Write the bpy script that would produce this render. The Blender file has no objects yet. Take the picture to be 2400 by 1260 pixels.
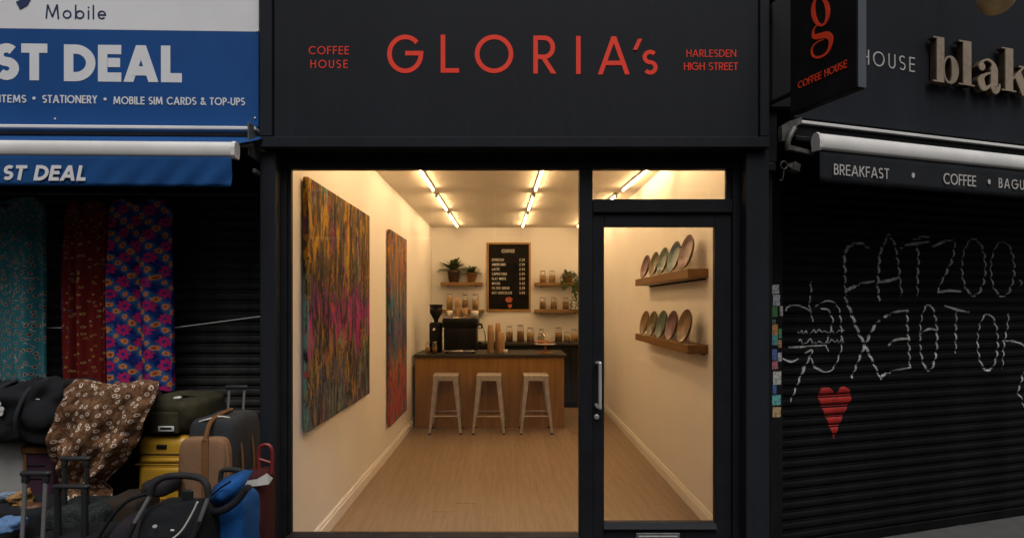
import bpy, math, random
from mathutils import Vector, Matrix, noise
PI = math.pi
R_ = math.radians
random.seed(7)
sc = bpy.context.scene
COL = sc.collection

# ---------------------------------------------------------------- camera, sky, sun, exposure
CAMY, EYE = -3.375, 1.67          # camera stands on the pavement, 3.4 m from the shop front
FPX, CX, CY = 1350.0, 1195.0, 716.0   # focal length and vanishing point measured in the photograph
cam_d = bpy.data.cameras.new('camera'); cam = bpy.data.objects.new('camera', cam_d); COL.objects.link(cam)
cam.location = (0, CAMY, EYE); cam.rotation_euler = (PI/2, 0, 0)
cam_d.sensor_width = 36; cam_d.lens = 36*FPX/2400
cam_d.shift_x = (1200-CX)/2400; cam_d.shift_y = (CY-630)/2400
cam_d.clip_start = .05; cam_d.clip_end = 400
sc.camera = cam

SUN_FROM = Vector((.10, -.46, .885)).normalized()
w = bpy.data.worlds.new('World'); sc.world = w; w.use_nodes = True
nt = w.node_tree; bg = nt.nodes['Background']
sky = nt.nodes.new('ShaderNodeTexSky'); sky.sky_type = 'NISHITA'; sky.sun_disc = False
sky.sun_elevation = math.asin(SUN_FROM.z); sky.sun_rotation = math.atan2(SUN_FROM.x, SUN_FROM.y)
sky.dust_density = 6; sky.air_density = 1.2; sky.ozone_density = .6
hs = nt.nodes.new('ShaderNodeHueSaturation'); hs.inputs['Saturation'].default_value = .22
nt.links.new(sky.outputs[0], hs.inputs['Color']); nt.links.new(hs.outputs[0], bg.inputs[0])
bg.inputs[1].default_value = .05
sd = bpy.data.lights.new('sun', 'SUN'); sd.energy = 1.5; sd.angle = R_(35); sd.color = (1, .965, .93)
so = bpy.data.objects.new('sun', sd); COL.objects.link(so); so.location = SUN_FROM*20
so.rotation_euler = (-SUN_FROM).to_track_quat('-Z', 'Y').to_euler()
sc.view_settings.view_transform = 'Standard'; sc.view_settings.look = 'None'
sc.view_settings.exposure = 0.33; sc.view_settings.gamma = 1; sc.view_settings.use_curve_mapping = False
sc.cycles.max_bounces = 10; sc.cycles.diffuse_bounces = 6; sc.cycles.transparent_max_bounces = 12
sc.cycles.caustics_reflective = False; sc.cycles.caustics_refractive = False
LED = 48.0                         # strength of the ceiling tubes

# ---------------------------------------------------------------- helpers
class Fr:
    """a facade's own frame: x along it, y into it, z up; loc() finds where a measured sight line meets the plane y=yl"""
    def __init__(s, ox, oy, ang): s.ox, s.oy, s.a = ox, oy, ang; s.c, s.s = math.cos(ang), math.sin(ang)
    def l(s, X, Y): return ((X-s.ox)*s.c+(Y-s.oy)*s.s, -(X-s.ox)*s.s+(Y-s.oy)*s.c)
    def loc(s, px, py, yl):
        dx, dz = (px-CX)/FPX, -(py-CY)/FPX
        c0 = s.l(0, CAMY); c1 = s.l(dx, CAMY+1)
        t = (yl-c0[1])/(c1[1]-c0[1])
        return c0[0]+t*(c1[0]-c0[0]), EYE+t*dz
    def x(s, px, yl): return s.loc(px, CY, yl)[0]
G = Fr(0, 0, 0)
LF = Fr(-1.425, -.03, R_(1.6))
RF = Fr(1.83, .57, R_(17.2))
SF = Fr(1.51, -.27, math.atan2(-.38, .13))
def X(px, Y): return (px-CX)*(Y-CAMY)/FPX
def Z(py, Y): return EYE-(py-CY)*(Y-CAMY)/FPX

class MB:
    def __init__(s): s.v, s.f, s.sm = [], [], []
    def add(s, vs, fs, smooth=False):
        o = len(s.v); s.v += [Vector(p) for p in vs]; s.f += [tuple(i+o for i in q) for q in fs]; s.sm += [smooth]*len(fs); return s
    def box(s, x0, x1, y0, y1, z0, z1, b=0.):
        if x0 > x1: x0, x1 = x1, x0
        if y0 > y1: y0, y1 = y1, y0
        if z0 > z1: z0, z1 = z1, z0
        b = min(b, (x1-x0)*.45, (y1-y0)*.45, (z1-z0)*.45)
        if b <= 0:
            return s.add([(x, y, z) for z in (z0, z1) for y in (y0, y1) for x in (x0, x1)],
                         [(0,2,3,1), (4,5,7,6), (0,1,5,4), (2,6,7,3), (0,4,6,2), (1,3,7,5)])
        c = Vector(((x0+x1)/2, (y0+y1)/2, (z0+z1)/2)); h = ((x1-x0)/2, (y1-y0)/2, (z1-z0)/2)
        V, idx = [], {}
        for sx in (-1, 1):
            for sy in (-1, 1):
                for sz in (-1, 1):
                    for ax in range(3):
                        p = [sx*(h[0]-b), sy*(h[1]-b), sz*(h[2]-b)]; p[ax] = (sx, sy, sz)[ax]*h[ax]
                        idx[sx, sy, sz, ax] = len(V); V.append(c+Vector(p))
        Fs = []
        S4 = ((-1,-1), (1,-1), (1,1), (-1,1))
        for sg in (-1, 1):
            q = [idx[sg, a, d, 0] for a, d in S4]; Fs.append(q if sg > 0 else q[::-1])
            q = [idx[a, sg, d, 1] for a, d in S4]; Fs.append(q[::-1] if sg > 0 else q)
            q = [idx[a, d, sg, 2] for a, d in S4]; Fs.append(q if sg > 0 else q[::-1])
        for a in (-1, 1):
            for d in (-1, 1):
                q = [idx[a, d, -1, 0], idx[a, d, 1, 0], idx[a, d, 1, 1], idx[a, d, -1, 1]]; Fs.append(q if a*d < 0 else q[::-1])
                q = [idx[a, -1, d, 0], idx[a, 1, d, 0], idx[a, 1, d, 2], idx[a, -1, d, 2]]; Fs.append(q[::-1] if a*d < 0 else q)
                q = [idx[-1, a, d, 1], idx[1, a, d, 1], idx[1, a, d, 2], idx[-1, a, d, 2]]; Fs.append(q if a*d < 0 else q[::-1])
        for sx in (-1, 1):
            for sy in (-1, 1):
                for sz in (-1, 1):
                    q = [idx[sx, sy, sz, k] for k in range(3)]; Fs.append(q if sx*sy*sz > 0 else q[::-1])
        return s.add(V, Fs)
    def rbox(s, x0, x1, y0, y1, z0, z1, r, k=4):
        c = Vector(((x0+x1)/2, (y0+y1)/2, (z0+z1)/2)); hx, hy, hz = abs(x1-x0)/2, abs(y1-y0)/2, abs(z1-z0)/2
        r = min(r, hx*.98, hy*.98, hz*.98)
        lon = []
        for q in range(4):
            sx, sy = ((1,1), (-1,1), (-1,-1), (1,-1))[q]
            for i in range(k+1): lon.append((q*PI/2+i*PI/2/k, sx, sy))
        lats = [(-PI/2+i*PI/2/k, -1) for i in range(1, k+1)]+[(i*PI/2/k, 1) for i in range(k)]
        n = len(lon); V, Fs = [], []
        for la, sz in lats:
            for a, sx, sy in lon:
                V.append(c+Vector((sx*(hx-r)+r*math.cos(la)*math.cos(a), sy*(hy-r)+r*math.cos(la)*math.sin(a), sz*(hz-r)+r*math.sin(la))))
        for j in range(len(lats)-1):
            for i in range(n): Fs.append((j*n+i, j*n+(i+1) % n, (j+1)*n+(i+1) % n, (j+1)*n+i))
        for sz, row in ((-1, 0), (1, len(lats)-1)):
            o = len(V)
            for q in range(4):
                sx, sy = ((1,1), (-1,1), (-1,-1), (1,-1))[q]; V.append(c+Vector((sx*(hx-r), sy*(hy-r), sz*hz)))
            for i in range(n):
                q0, q1 = i//(k+1), ((i+1) % n)//(k+1); a, b = row*n+i, row*n+(i+1) % n
                t = (a, b, o+q0) if q0 == q1 else (a, b, o+q1, o+q0)
                Fs.append(t if sz > 0 else t[::-1])
            t = (o, o+1, o+2, o+3); Fs.append(t if sz > 0 else t[::-1])
        return s.add(V, Fs, True)
    def blob(s, c, h, e1=.5, e2=.5, amp=0., fr=4., nu=32, nv=20, seed=0):
        def pw(t, e): return math.copysign(abs(t)**e, t)
        V, Fs = [], []; c = Vector(c)
        for j in range(nv+1):
            la = -PI/2+PI*j/nv
            for i in range(nu):
                lo = 2*PI*i/nu
                p = Vector((h[0]*pw(math.cos(la), e1)*pw(math.cos(lo), e2), h[1]*pw(math.cos(la), e1)*pw(math.sin(lo), e2), h[2]*pw(math.sin(la), e1)))
                q = c+p
                if amp: q += p.normalized()*amp*(noise.noise(q*fr+Vector((seed, 0, 0)))+.5*noise.noise(q*fr*2.3+Vector((seed, 3, 0))))
                V.append(q)
        for j in range(nv):
            for i in range(nu): Fs.append((j*nu+i, j*nu+(i+1) % nu, (j+1)*nu+(i+1) % nu, (j+1)*nu+i))
        return s.add(V, Fs, True)
    def beam(s, p, q, w0, d0, w1, d1, up=(0, 1, 0)):
        p, q, up = Vector(p), Vector(q), Vector(up); d = (q-p).normalized()
        a = d.cross(up).normalized(); b = a.cross(d)
        V = []
        for c, ww, dd in ((p, w0, d0), (q, w1, d1)): V += [c-a*ww/2-b*dd/2, c+a*ww/2-b*dd/2, c+a*ww/2+b*dd/2, c-a*ww/2+b*dd/2]
        return s.add(V, [(0,1,2,3), (7,6,5,4), (0,4,5,1), (1,5,6,2), (2,6,7,3), (3,7,4,0)])
    def tube(s, pts, r, n=8, closed=False):
        pts = [Vector(p) for p in pts]; m = len(pts)
        rr = r if isinstance(r, (list, tuple)) else [r]*m
        T = []
        for i in range(m):
            a = pts[(i-1) % m] if (i or closed) else pts[i]; b = pts[(i+1) % m] if (i < m-1 or closed) else pts[i]
            T.append((b-a).normalized())
        u = T[0].cross(Vector((.3, .2, .93)))
        if u.length < .1: u = T[0].cross(Vector((1, 0, 0)))
        u.normalize(); V, Fs = [], []
        for i in range(m):
            u = (u-T[i]*u.dot(T[i])).normalized(); vv = T[i].cross(u)
            V += [pts[i]+(u*math.cos(2*PI*k/n)+vv*math.sin(2*PI*k/n))*rr[i] for k in range(n)]
        for i in range(m if closed else m-1):
            j = (i+1) % m
            for k in range(n): Fs.append((i*n+k, i*n+(k+1) % n, j*n+(k+1) % n, j*n+k))
        s.add(V, Fs, True)
        if not closed:
            s.add(V[:n], [tuple(range(n))[::-1]]); s.add(V[-n:], [tuple(range(n))])
        return s
    def lathe(s, prof, n=20, c=(0, 0, 0), M=None, smooth=True):
        V, Fs = [], []; c = Vector(c)
        for r, z in prof:
            for k in range(n):
                p = Vector((r*math.cos(2*PI*k/n), r*math.sin(2*PI*k/n), z))
                V.append(c+(M @ p if M else p))
        for j in range(len(prof)-1):
            for k in range(n): Fs.append((j*n+k, j*n+(k+1) % n, (j+1)*n+(k+1) % n, (j+1)*n+k))
        s.add(V, Fs, smooth)
        for j, fl in ((0, True), (len(prof)-1, False)):
            if prof[j][0] > 1e-4: s.add(V[j*n:(j+1)*n], [tuple(range(n))[::-1] if fl else tuple(range(n))])
        return s
    def grid(s, fn, nu, nv, cu=False, smooth=True):
        m = nu if cu else nu+1
        V = [fn(i/nu, j/nv) for j in range(nv+1) for i in range(m)]
        Fs = [(j*m+i, j*m+(i+1) % m, (j+1)*m+(i+1) % m, (j+1)*m+i) for j in range(nv) for i in range(nu)]
        return s.add(V, Fs, smooth)
    def ribbon(s, pts, wd, mp, d0, d1, closed=False, hcut=False):
        """flat stroke of width wd (number or list) along 2-D pts, between depths d0 and d1, mapped by mp(u, v, d)"""
        P = [Vector((p[0], p[1])) for p in pts]; m = len(P)
        W = wd if isinstance(wd, (list, tuple)) else [wd]*m
        Lf, Rt = [], []
        for i in range(m):
            a = P[(i-1) % m] if (i or closed) else None; b = P[(i+1) % m] if (i < m-1 or closed) else None
            d1_ = (P[i]-a).normalized() if a is not None else None; d2_ = (b-P[i]).normalized() if b is not None else None
            if d1_ is None: d1_ = d2_
            if d2_ is None: d2_ = d1_
            t = (d1_+d2_)
            t = t.normalized() if t.length > 1e-6 else d1_
            nn = Vector((-t.y, t.x)); k = max(.45, nn.dot(Vector((-d1_.y, d1_.x))))
            if hcut and (i == 0 or i == m-1) and not closed:
                off = Vector((-1 if nn.x < 0 else 1, 0))*W[i]/2/max(.3, abs(t.y))
                if abs(nn.x) < 1e-6: off = nn*W[i]/2
            else: off = nn*W[i]/2/k
            Lf.append(P[i]+off); Rt.append(P[i]-off)
        V = [mp(p.x, p.y, d) for d in (d0, d1) for p in Lf+Rt]
        Fs = []; n2 = 2*m
        for i in range(m if closed else m-1):
            j = (i+1) % m
            Fs += [(n2+i, n2+m+i, n2+m+j, n2+j), (i, j, m+j, m+i), (i, n2+i, n2+j, j), (m+i, m+j, n2+m+j, n2+m+i)]
        if not closed: Fs += [(0, m, n2+m, n2), (m-1, n2+m-1, n2+2*m-1, 2*m-1)]
        return s.add(V, Fs)
    def prism(s, poly, mp, d0, d1):
        n = len(poly); V = [mp(u, v, d0) for u, v in poly]+[mp(u, v, d1) for u, v in poly]
        return s.add(V, [tuple(range(n)), tuple(range(n, 2*n))[::-1]]+[(i, n+i, n+(i+1) % n, (i+1) % n) for i in range(n)])
    def xf(s, M): s.v = [M @ p for p in s.v]; return s
    def mesh(s, name):
        me = bpy.data.meshes.new(name); me.from_pydata([tuple(p) for p in s.v], [], s.f)
        me.polygons.foreach_set('use_smooth', s.sm); me.update(); return me
    def build(s, name, mat, parent=None, world=False):
        if world and parent is not None:
            o = parent.location; s.v = [p-o for p in s.v]
        me = s.mesh(name); me.materials.append(mat)
        return link(name, me, parent)
def link(name, me, parent=None):
    o = bpy.data.objects.new(name, me); COL.objects.link(o)
    if parent: o.parent = parent
    return o
def recalc(o):
    import bmesh
    b = bmesh.new(); b.from_mesh(o.data); bmesh.ops.recalc_face_normals(b, faces=b.faces); b.to_mesh(o.data); b.free(); return o
def tag(o, label, cat, group=None):
    o['label'] = label; o['category'] = cat
    if group: o['group'] = group
    return o
def thing(name, label, cat, loc=(0, 0, 0), rz=0, group=None):
    o = bpy.data.objects.new(name, None); COL.objects.link(o); o.location = loc; o.rotation_euler = (0, 0, rz)
    o.empty_display_size = .1
    return tag(o, label, cat, group)
def struct(o): o['kind'] = 'structure'; return o
def copy_tree(o, parent=None):
    kids = [k for k in bpy.data.objects if k.parent is o] if False else list(o.children)
    c = o.copy(); COL.objects.link(c); c.parent = parent
    for k in kids: copy_tree(k, c)
    return c
def arc(cx, cy, rx, ry, a0, a1, n=14): return [(cx+rx*math.cos(R_(a0+(a1-a0)*i/n)), cy+ry*math.sin(R_(a0+(a1-a0)*i/n))) for i in range(n+1)]
def smooth_pts(pts, n=6):
    out = []; m = len(pts); P = [Vector(p) for p in pts]
    for i in range(m-1):
        p0, p1, p2, p3 = P[max(i-1, 0)], P[i], P[i+1], P[min(i+2, m-1)]
        for k in range(n):
            t = k/n; out.append(.5*((2*p1)+(p2-p0)*t+(2*p0-5*p1+4*p2-p3)*t*t+(3*p1-p0-3*p2+p3)*t**3))
    return out+[P[-1]]

# ---------------------------------------------------------------- materials
class N:
    def __init__(s, name, rough=.6, metal=0., spec=.5):
        s.m = bpy.data.materials.new(name); s.m.use_nodes = True; s.t = s.m.node_tree; s.b = s.t.nodes['Principled BSDF']
        s.b.inputs['Roughness'].default_value = rough; s.b.inputs['Metallic'].default_value = metal
        s.b.inputs['Specular IOR Level'].default_value = spec
        s.tc = s.t.nodes.new('ShaderNodeTexCoord').outputs['Object']
    def ln(s, a, sock):
        if isinstance(a, bpy.types.NodeSocket): s.t.links.new(a, sock)
        elif isinstance(a, (tuple, list)) and len(a) == 3 and sock.type == 'RGBA': sock.default_value = (*a, 1)
        else: sock.default_value = a
    def ma(s, op, a, b=0., c=None):
        n = s.t.nodes.new('ShaderNodeMath'); n.operation = op; s.ln(a, n.inputs[0]); s.ln(b, n.inputs[1])
        if c is not None: s.ln(c, n.inputs[2])
        return n.outputs[0]
    def mix(s, f, a, b, blend='MIX'):
        n = s.t.nodes.new('ShaderNodeMix'); n.data_type = 'RGBA'; n.blend_type = blend
        s.ln(f, n.inputs[0]); s.ln(a, n.inputs[6]); s.ln(b, n.inputs[7]); return n.outputs[2]
    def xyz(s, v=None):
        n = s.t.nodes.new('ShaderNodeSeparateXYZ'); s.ln(v or s.tc, n.inputs[0]); return n.outputs
    def vec(s, x=0., y=0., z=0.):
        n = s.t.nodes.new('ShaderNodeCombineXYZ'); s.ln(x, n.inputs[0]); s.ln(y, n.inputs[1]); s.ln(z, n.inputs[2]); return n.outputs[0]
    def map(s, sc_, v=None, loc=(0, 0, 0)):
        n = s.t.nodes.new('ShaderNodeMapping'); n.inputs['Scale'].default_value = sc_ if isinstance(sc_, tuple) else (sc_,)*3
        n.inputs['Location'].default_value = loc; s.ln(v or s.tc, n.inputs[0]); return n.outputs[0]
    def noise(s, scale, v=None, detail=3., rough=.55, dist=0.):
        n = s.t.nodes.new('ShaderNodeTexNoise'); s.ln(v or s.tc, n.inputs['Vector']); n.inputs['Scale'].default_value = scale
        n.inputs['Detail'].default_value = detail; n.inputs['Roughness'].default_value = rough; n.inputs['Distortion'].default_value = dist
        return n.outputs[0]
    def vor(s, scale, v=None, rnd=1., dim='3D'):
        n = s.t.nodes.new('ShaderNodeTexVoronoi'); n.voronoi_dimensions = dim; s.ln(v or s.tc, n.inputs['Vector']); n.inputs['Scale'].default_value = scale
        n.inputs['Randomness'].default_value = rnd; return n.outputs
    def ramp(s, f, stops, const=False):
        n = s.t.nodes.new('ShaderNodeValToRGB'); s.ln(f, n.inputs[0]); e = n.color_ramp.elements
        if const: n.color_ramp.interpolation = 'CONSTANT'
        while len(e) < len(stops): e.new(.5)
        for i, (p, c) in enumerate(stops): e[i].position = p; e[i].color = (*c, 1) if len(c) == 3 else c
        return n.outputs[0]
    def step(s, x, a, b):
        n = s.t.nodes.new('ShaderNodeMapRange'); n.interpolation_type = 'SMOOTHSTEP'; s.ln(x, n.inputs[0])
        n.inputs[1].default_value = a; n.inputs[2].default_value = b; return n.outputs[0]
    def bump(s, h, st=.3, d=.01):
        n = s.t.nodes.new('ShaderNodeBump'); n.inputs['Strength'].default_value = st; n.inputs['Distance'].default_value = d
        s.ln(h, n.inputs['Height']); s.t.links.new(n.outputs[0], s.b.inputs['Normal']); return s
    def col(s, c): s.ln(c, s.b.inputs['Base Color']); return s
    def rgh(s, r): s.ln(r, s.b.inputs['Roughness']); return s
def paint(name, c, rough=.5, metal=0., var=.12, sc_=6., bmp=.0, bsc=60., spec=.5, tint=None):
    n = N(name, rough, metal, spec); k = n.noise(sc_, detail=5)
    lo = tuple(x*(1-var) for x in c); hi = tuple(min(1, x*(1+var)) for x in c)
    n.col(n.mix(n.step(k, .3, .7), lo, tint or hi))
    n.rgh(n.ma('ADD', rough-.06, n.ma('MULTIPLY', n.noise(sc_*3), .12)))
    if bmp: n.bump(n.noise(bsc, detail=4), bmp, .004)
    return n.m
def wood(name, dark, light, axis='x', sc_=1., rough=.45, bmp=.12):
    n = N(name, rough); s = {'x': (1.5, 22, 22), 'y': (22, 1.5, 22), 'z': (22, 22, 1.5)}[axis]
    v = n.map(tuple(k*sc_ for k in s)); a = n.noise(1, v, 5, .6, .6); b = n.noise(4.5, v, 3)
    f = n.ma('ADD', n.ma('MULTIPLY', a, .75), n.ma('MULTIPLY', b, .25))
    n.col(n.ramp(f, [(.3, dark), (.52, tuple((p+q)/2 for p, q in zip(dark, light))), (.7, light)])); n.bump(f, bmp, .003); return n.m
def fabric(name, c, var=.25, sc_=240., rough=.9, big=5.):
    n = N(name, rough, spec=.2); k = n.noise(big, detail=4); wv = n.vor(sc_)[0]
    f = n.ma('ADD', n.ma('MULTIPLY', k, .7), n.ma('MULTIPLY', wv, .3))
    n.col(n.mix(n.step(f, .25, .75), tuple(x*(1-var) for x in c), tuple(x*(1+var) for x in c))); n.bump(n.ma('ADD', wv, n.ma('MULTIPLY', n.noise(14), 1.2)), .5, .004); return n.m
def glass(name, tint=(1, 1, 1), base=.035, rough=.01):
    m = bpy.data.materials.new(name); m.use_nodes = True; t = m.node_tree; t.nodes.remove(t.nodes['Principled BSDF'])
    out = t.nodes['Material Output']; tr = t.nodes.new('ShaderNodeBsdfTransparent'); tr.inputs[0].default_value = (*tint, 1)
    gl = t.nodes.new('ShaderNodeBsdfGlossy'); gl.inputs['Roughness'].default_value = rough
    lw = t.nodes.new('ShaderNodeLayerWeight'); lw.inputs[0].default_value = .5
    p = t.nodes.new('ShaderNodeMath'); p.operation = 'POWER'; p.inputs[1].default_value = 4.5; t.links.new(lw.outputs['Facing'], p.inputs[0])
    a = t.nodes.new('ShaderNodeMath'); a.operation = 'MULTIPLY_ADD'; a.inputs[1].default_value = .8; a.inputs[2].default_value = base; t.links.new(p.outputs[0], a.inputs[0])
    mx = t.nodes.new('ShaderNodeMixShader'); t.links.new(a.outputs[0], mx.inputs[0]); t.links.new(tr.outputs[0], mx.inputs[1]); t.links.new(gl.outputs[0], mx.inputs[2])
    t.links.new(mx.outputs[0], out.inputs[0]); return m
def emit(name, c, st):
    m = bpy.data.materials.new(name); m.use_nodes = True; t = m.node_tree; b = t.nodes['Principled BSDF']
    b.inputs['Base Color'].default_value = (.8, .8, .8, 1); b.inputs['Emission Color'].default_value = (*c, 1); b.inputs['Emission Strength'].default_value = st; return m

M = {}
def weathered(name, c, rough, spec):
    n = N(name, rough, spec=spec); st = n.noise(1, n.map((26, 26, 1.1)), 6, .65, .4); bl = n.noise(2.3, detail=6); du = n.noise(140, detail=3)
    k = n.ma('ADD', n.ma('MULTIPLY', st, .55), n.ma('MULTIPLY', bl, .45))
    cc = n.mix(n.step(k, .36, .64), tuple(x*.90 for x in c), tuple(x*1.10 for x in c))
    n.col(n.mix(n.ma('MULTIPLY', n.step(du, .63, .72), .35), cc, tuple(x*2.4+.004 for x in c)))
    n.rgh(n.ma('ADD', rough-.12, n.ma('MULTIPLY', k, .24))); n.bump(n.ma('ADD', n.noise(45, detail=5), n.ma('MULTIPLY', st, .6)), .10, .004); return n.m
M['anthracite'] = weathered('anthracite_paint', (.0162, .0180, .0230), .62, .11)
M['frame'] = paint('black_frame_paint', (.011, .012, .0145), .55, var=.15, sc_=8, spec=.14)
M['black'] = paint('black_paint', (.008, .008, .0085), .6, var=.3, spec=.12)
M['coral'] = paint('coral_red_letter', (.86, .060, .034), .55, var=.05, spec=.15)
M['signred'] = paint('signal_red_letter', (.95, .06, .012), .5, var=.05)
M['white_panel'] = paint('white_sign_panel', (.72, .72, .74), .5, var=.04, sc_=2, spec=.2)
M['blue_panel'] = paint('blue_sign_panel', (.014, .072, .245), .55, var=.06, sc_=2, spec=.12)
M['navy'] = paint('navy_vinyl', (.012, .03, .10), .4, var=.05)
M['white_letter'] = paint('white_vinyl', (.70, .70, .72), .4, var=.04)
M['white_metal'] = paint('white_powder_coat', (.68, .67, .65), .35, var=.08, sc_=4)
M['grime_metal'] = paint('weathered_grey_metal', (.12, .115, .105), .5, .2, var=.4, sc_=15)
M['blue_canvas'] = fabric('blue_canvas', (.008, .065, .22), .12, 400, .8)
M['black_canvas'] = fabric('black_canvas', (.014, .016, .02), .15, 400, .8)
M['shutter'] = paint('black_shutter_enamel', (.0052, .0054, .006), .62, .0, var=.35, sc_=5, bmp=.1, bsc=40, spec=.09)
M['shutter_old'] = paint('worn_black_shutter', (.028, .0275, .027), .6, .0, var=.5, sc_=7, bmp=.15, bsc=40, spec=.25)
M['grey_letter'] = paint('pale_grey_letter', (.46, .44, .42), .5, var=.06)
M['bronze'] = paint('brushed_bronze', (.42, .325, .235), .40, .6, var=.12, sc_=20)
M['bronze_dark'] = paint('dark_bronze_side', (.10, .07, .045), .5, .6, var=.3, sc_=20)  # letter sides: a darker bronze than the fronts
M['brass'] = paint('brass_lamp', (.72, .46, .20), .38, .2, var=.2, sc_=9)
M['dull_steel'] = paint('tarnished_steel', (.16, .16, .16), .45, .5, var=.2, sc_=25)
M['steel'] = paint('satin_steel', (.66, .65, .63), .32, .6, var=.06)
M['glass'] = glass('window_glass')
M['jar_glass'] = glass('jar_glass', (.93, .93, .92), .16, .03)
M['wall'] = paint('white_emulsion', (.76, .745, .72), .75, var=.02, sc_=2, bmp=.06, bsc=120, spec=.2)
M['ceil'] = paint('ceiling_emulsion', (.70, .655, .575), .85, var=.02, sc_=2, spec=.15)
M['skirt'] = paint('skirting_gloss', (.78, .76, .73), .35, var=.02)
M['shelfwood'] = wood('oak_shelf', (.11, .048, .010), (.26, .125, .028), 'y')
M['shelfwood_x'] = wood('oak_shelf_across', (.11, .052, .010), (.27, .14, .030), 'x')
M['counterwood'] = wood('walnut_counter', (.19, .090, .017), (.34, .185, .044), 'z', .6)
M['counter_top'] = paint('dark_stone_worktop', (.032, .028, .025), .4, var=.3, sc_=30, spec=.3)
M['cab'] = paint('charcoal_cabinet', (.011, .011, .0115), .6, var=.2, spec=.15)
M['led'] = emit('tube_light_glow', (1, .635, .305), LED)
M['led_case'] = paint('tube_light_housing', (.30, .29, .28), .5, var=.03)
M['stool'] = paint('raw_steel_stool', (.48, .455, .435), .40, .55, var=.18, sc_=12)
M['rubber'] = paint('black_rubber', (.012, .012, .012), .8)
M['coffee_black'] = paint('black_machine', (.0045, .0042, .004), .4, var=.2, spec=.22)
M['chrome'] = paint('chrome', (.7, .69, .67), .15, 1., var=.05)
M['cream_cup'] = paint('white_ceramic', (.66, .63, .58), .25, var=.05)
M['kraft'] = paint('kraft_paper', (.33, .20, .10), .8, var=.12, sc_=20)
M['beans'] = paint('brown_contents', (.25, .13, .042), .8, var=.45, sc_=80)
M['grain'] = paint('tan_contents', (.44, .27, .10), .8, var=.3, sc_=80)
M['lid'] = paint('jar_lid', (.3, .27, .23), .4, .5)
M['pot_dark'] = paint('dark_clay_pot', (.08, .05, .035), .7, var=.25, sc_=30)
M['pot_terra'] = paint('terracotta_pot', (.30, .135, .055), .7, var=.2, sc_=30)
M['leaf'] = paint('leaf_green', (.05, .085, .022), .5, var=.5, sc_=25)
M['chalk'] = paint('chalk_white', (.50, .48, .45), .9, var=.1)
M['board'] = paint('blackboard', (.0095, .0085, .0075), .85, var=.3, spec=.08)
M['chalk_red'] = paint('chalk_red', (.42, .10, .06), .9, var=.1)
M['frame_oak'] = wood('oak_picture_frame', (.24, .12, .022), (.44, .24, .052), 'z')
M['pastry'] = paint('golden_pastry', (.55, .22, .06), .6, var=.45, sc_=45, bmp=.4)
M['graffiti'] = paint('white_spray_paint', (.36, .35, .34), .8, var=.45, sc_=26)
M['heart'] = paint('red_spray_paint', (.33, .010, .006), .6, var=.2, sc_=20)

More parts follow.
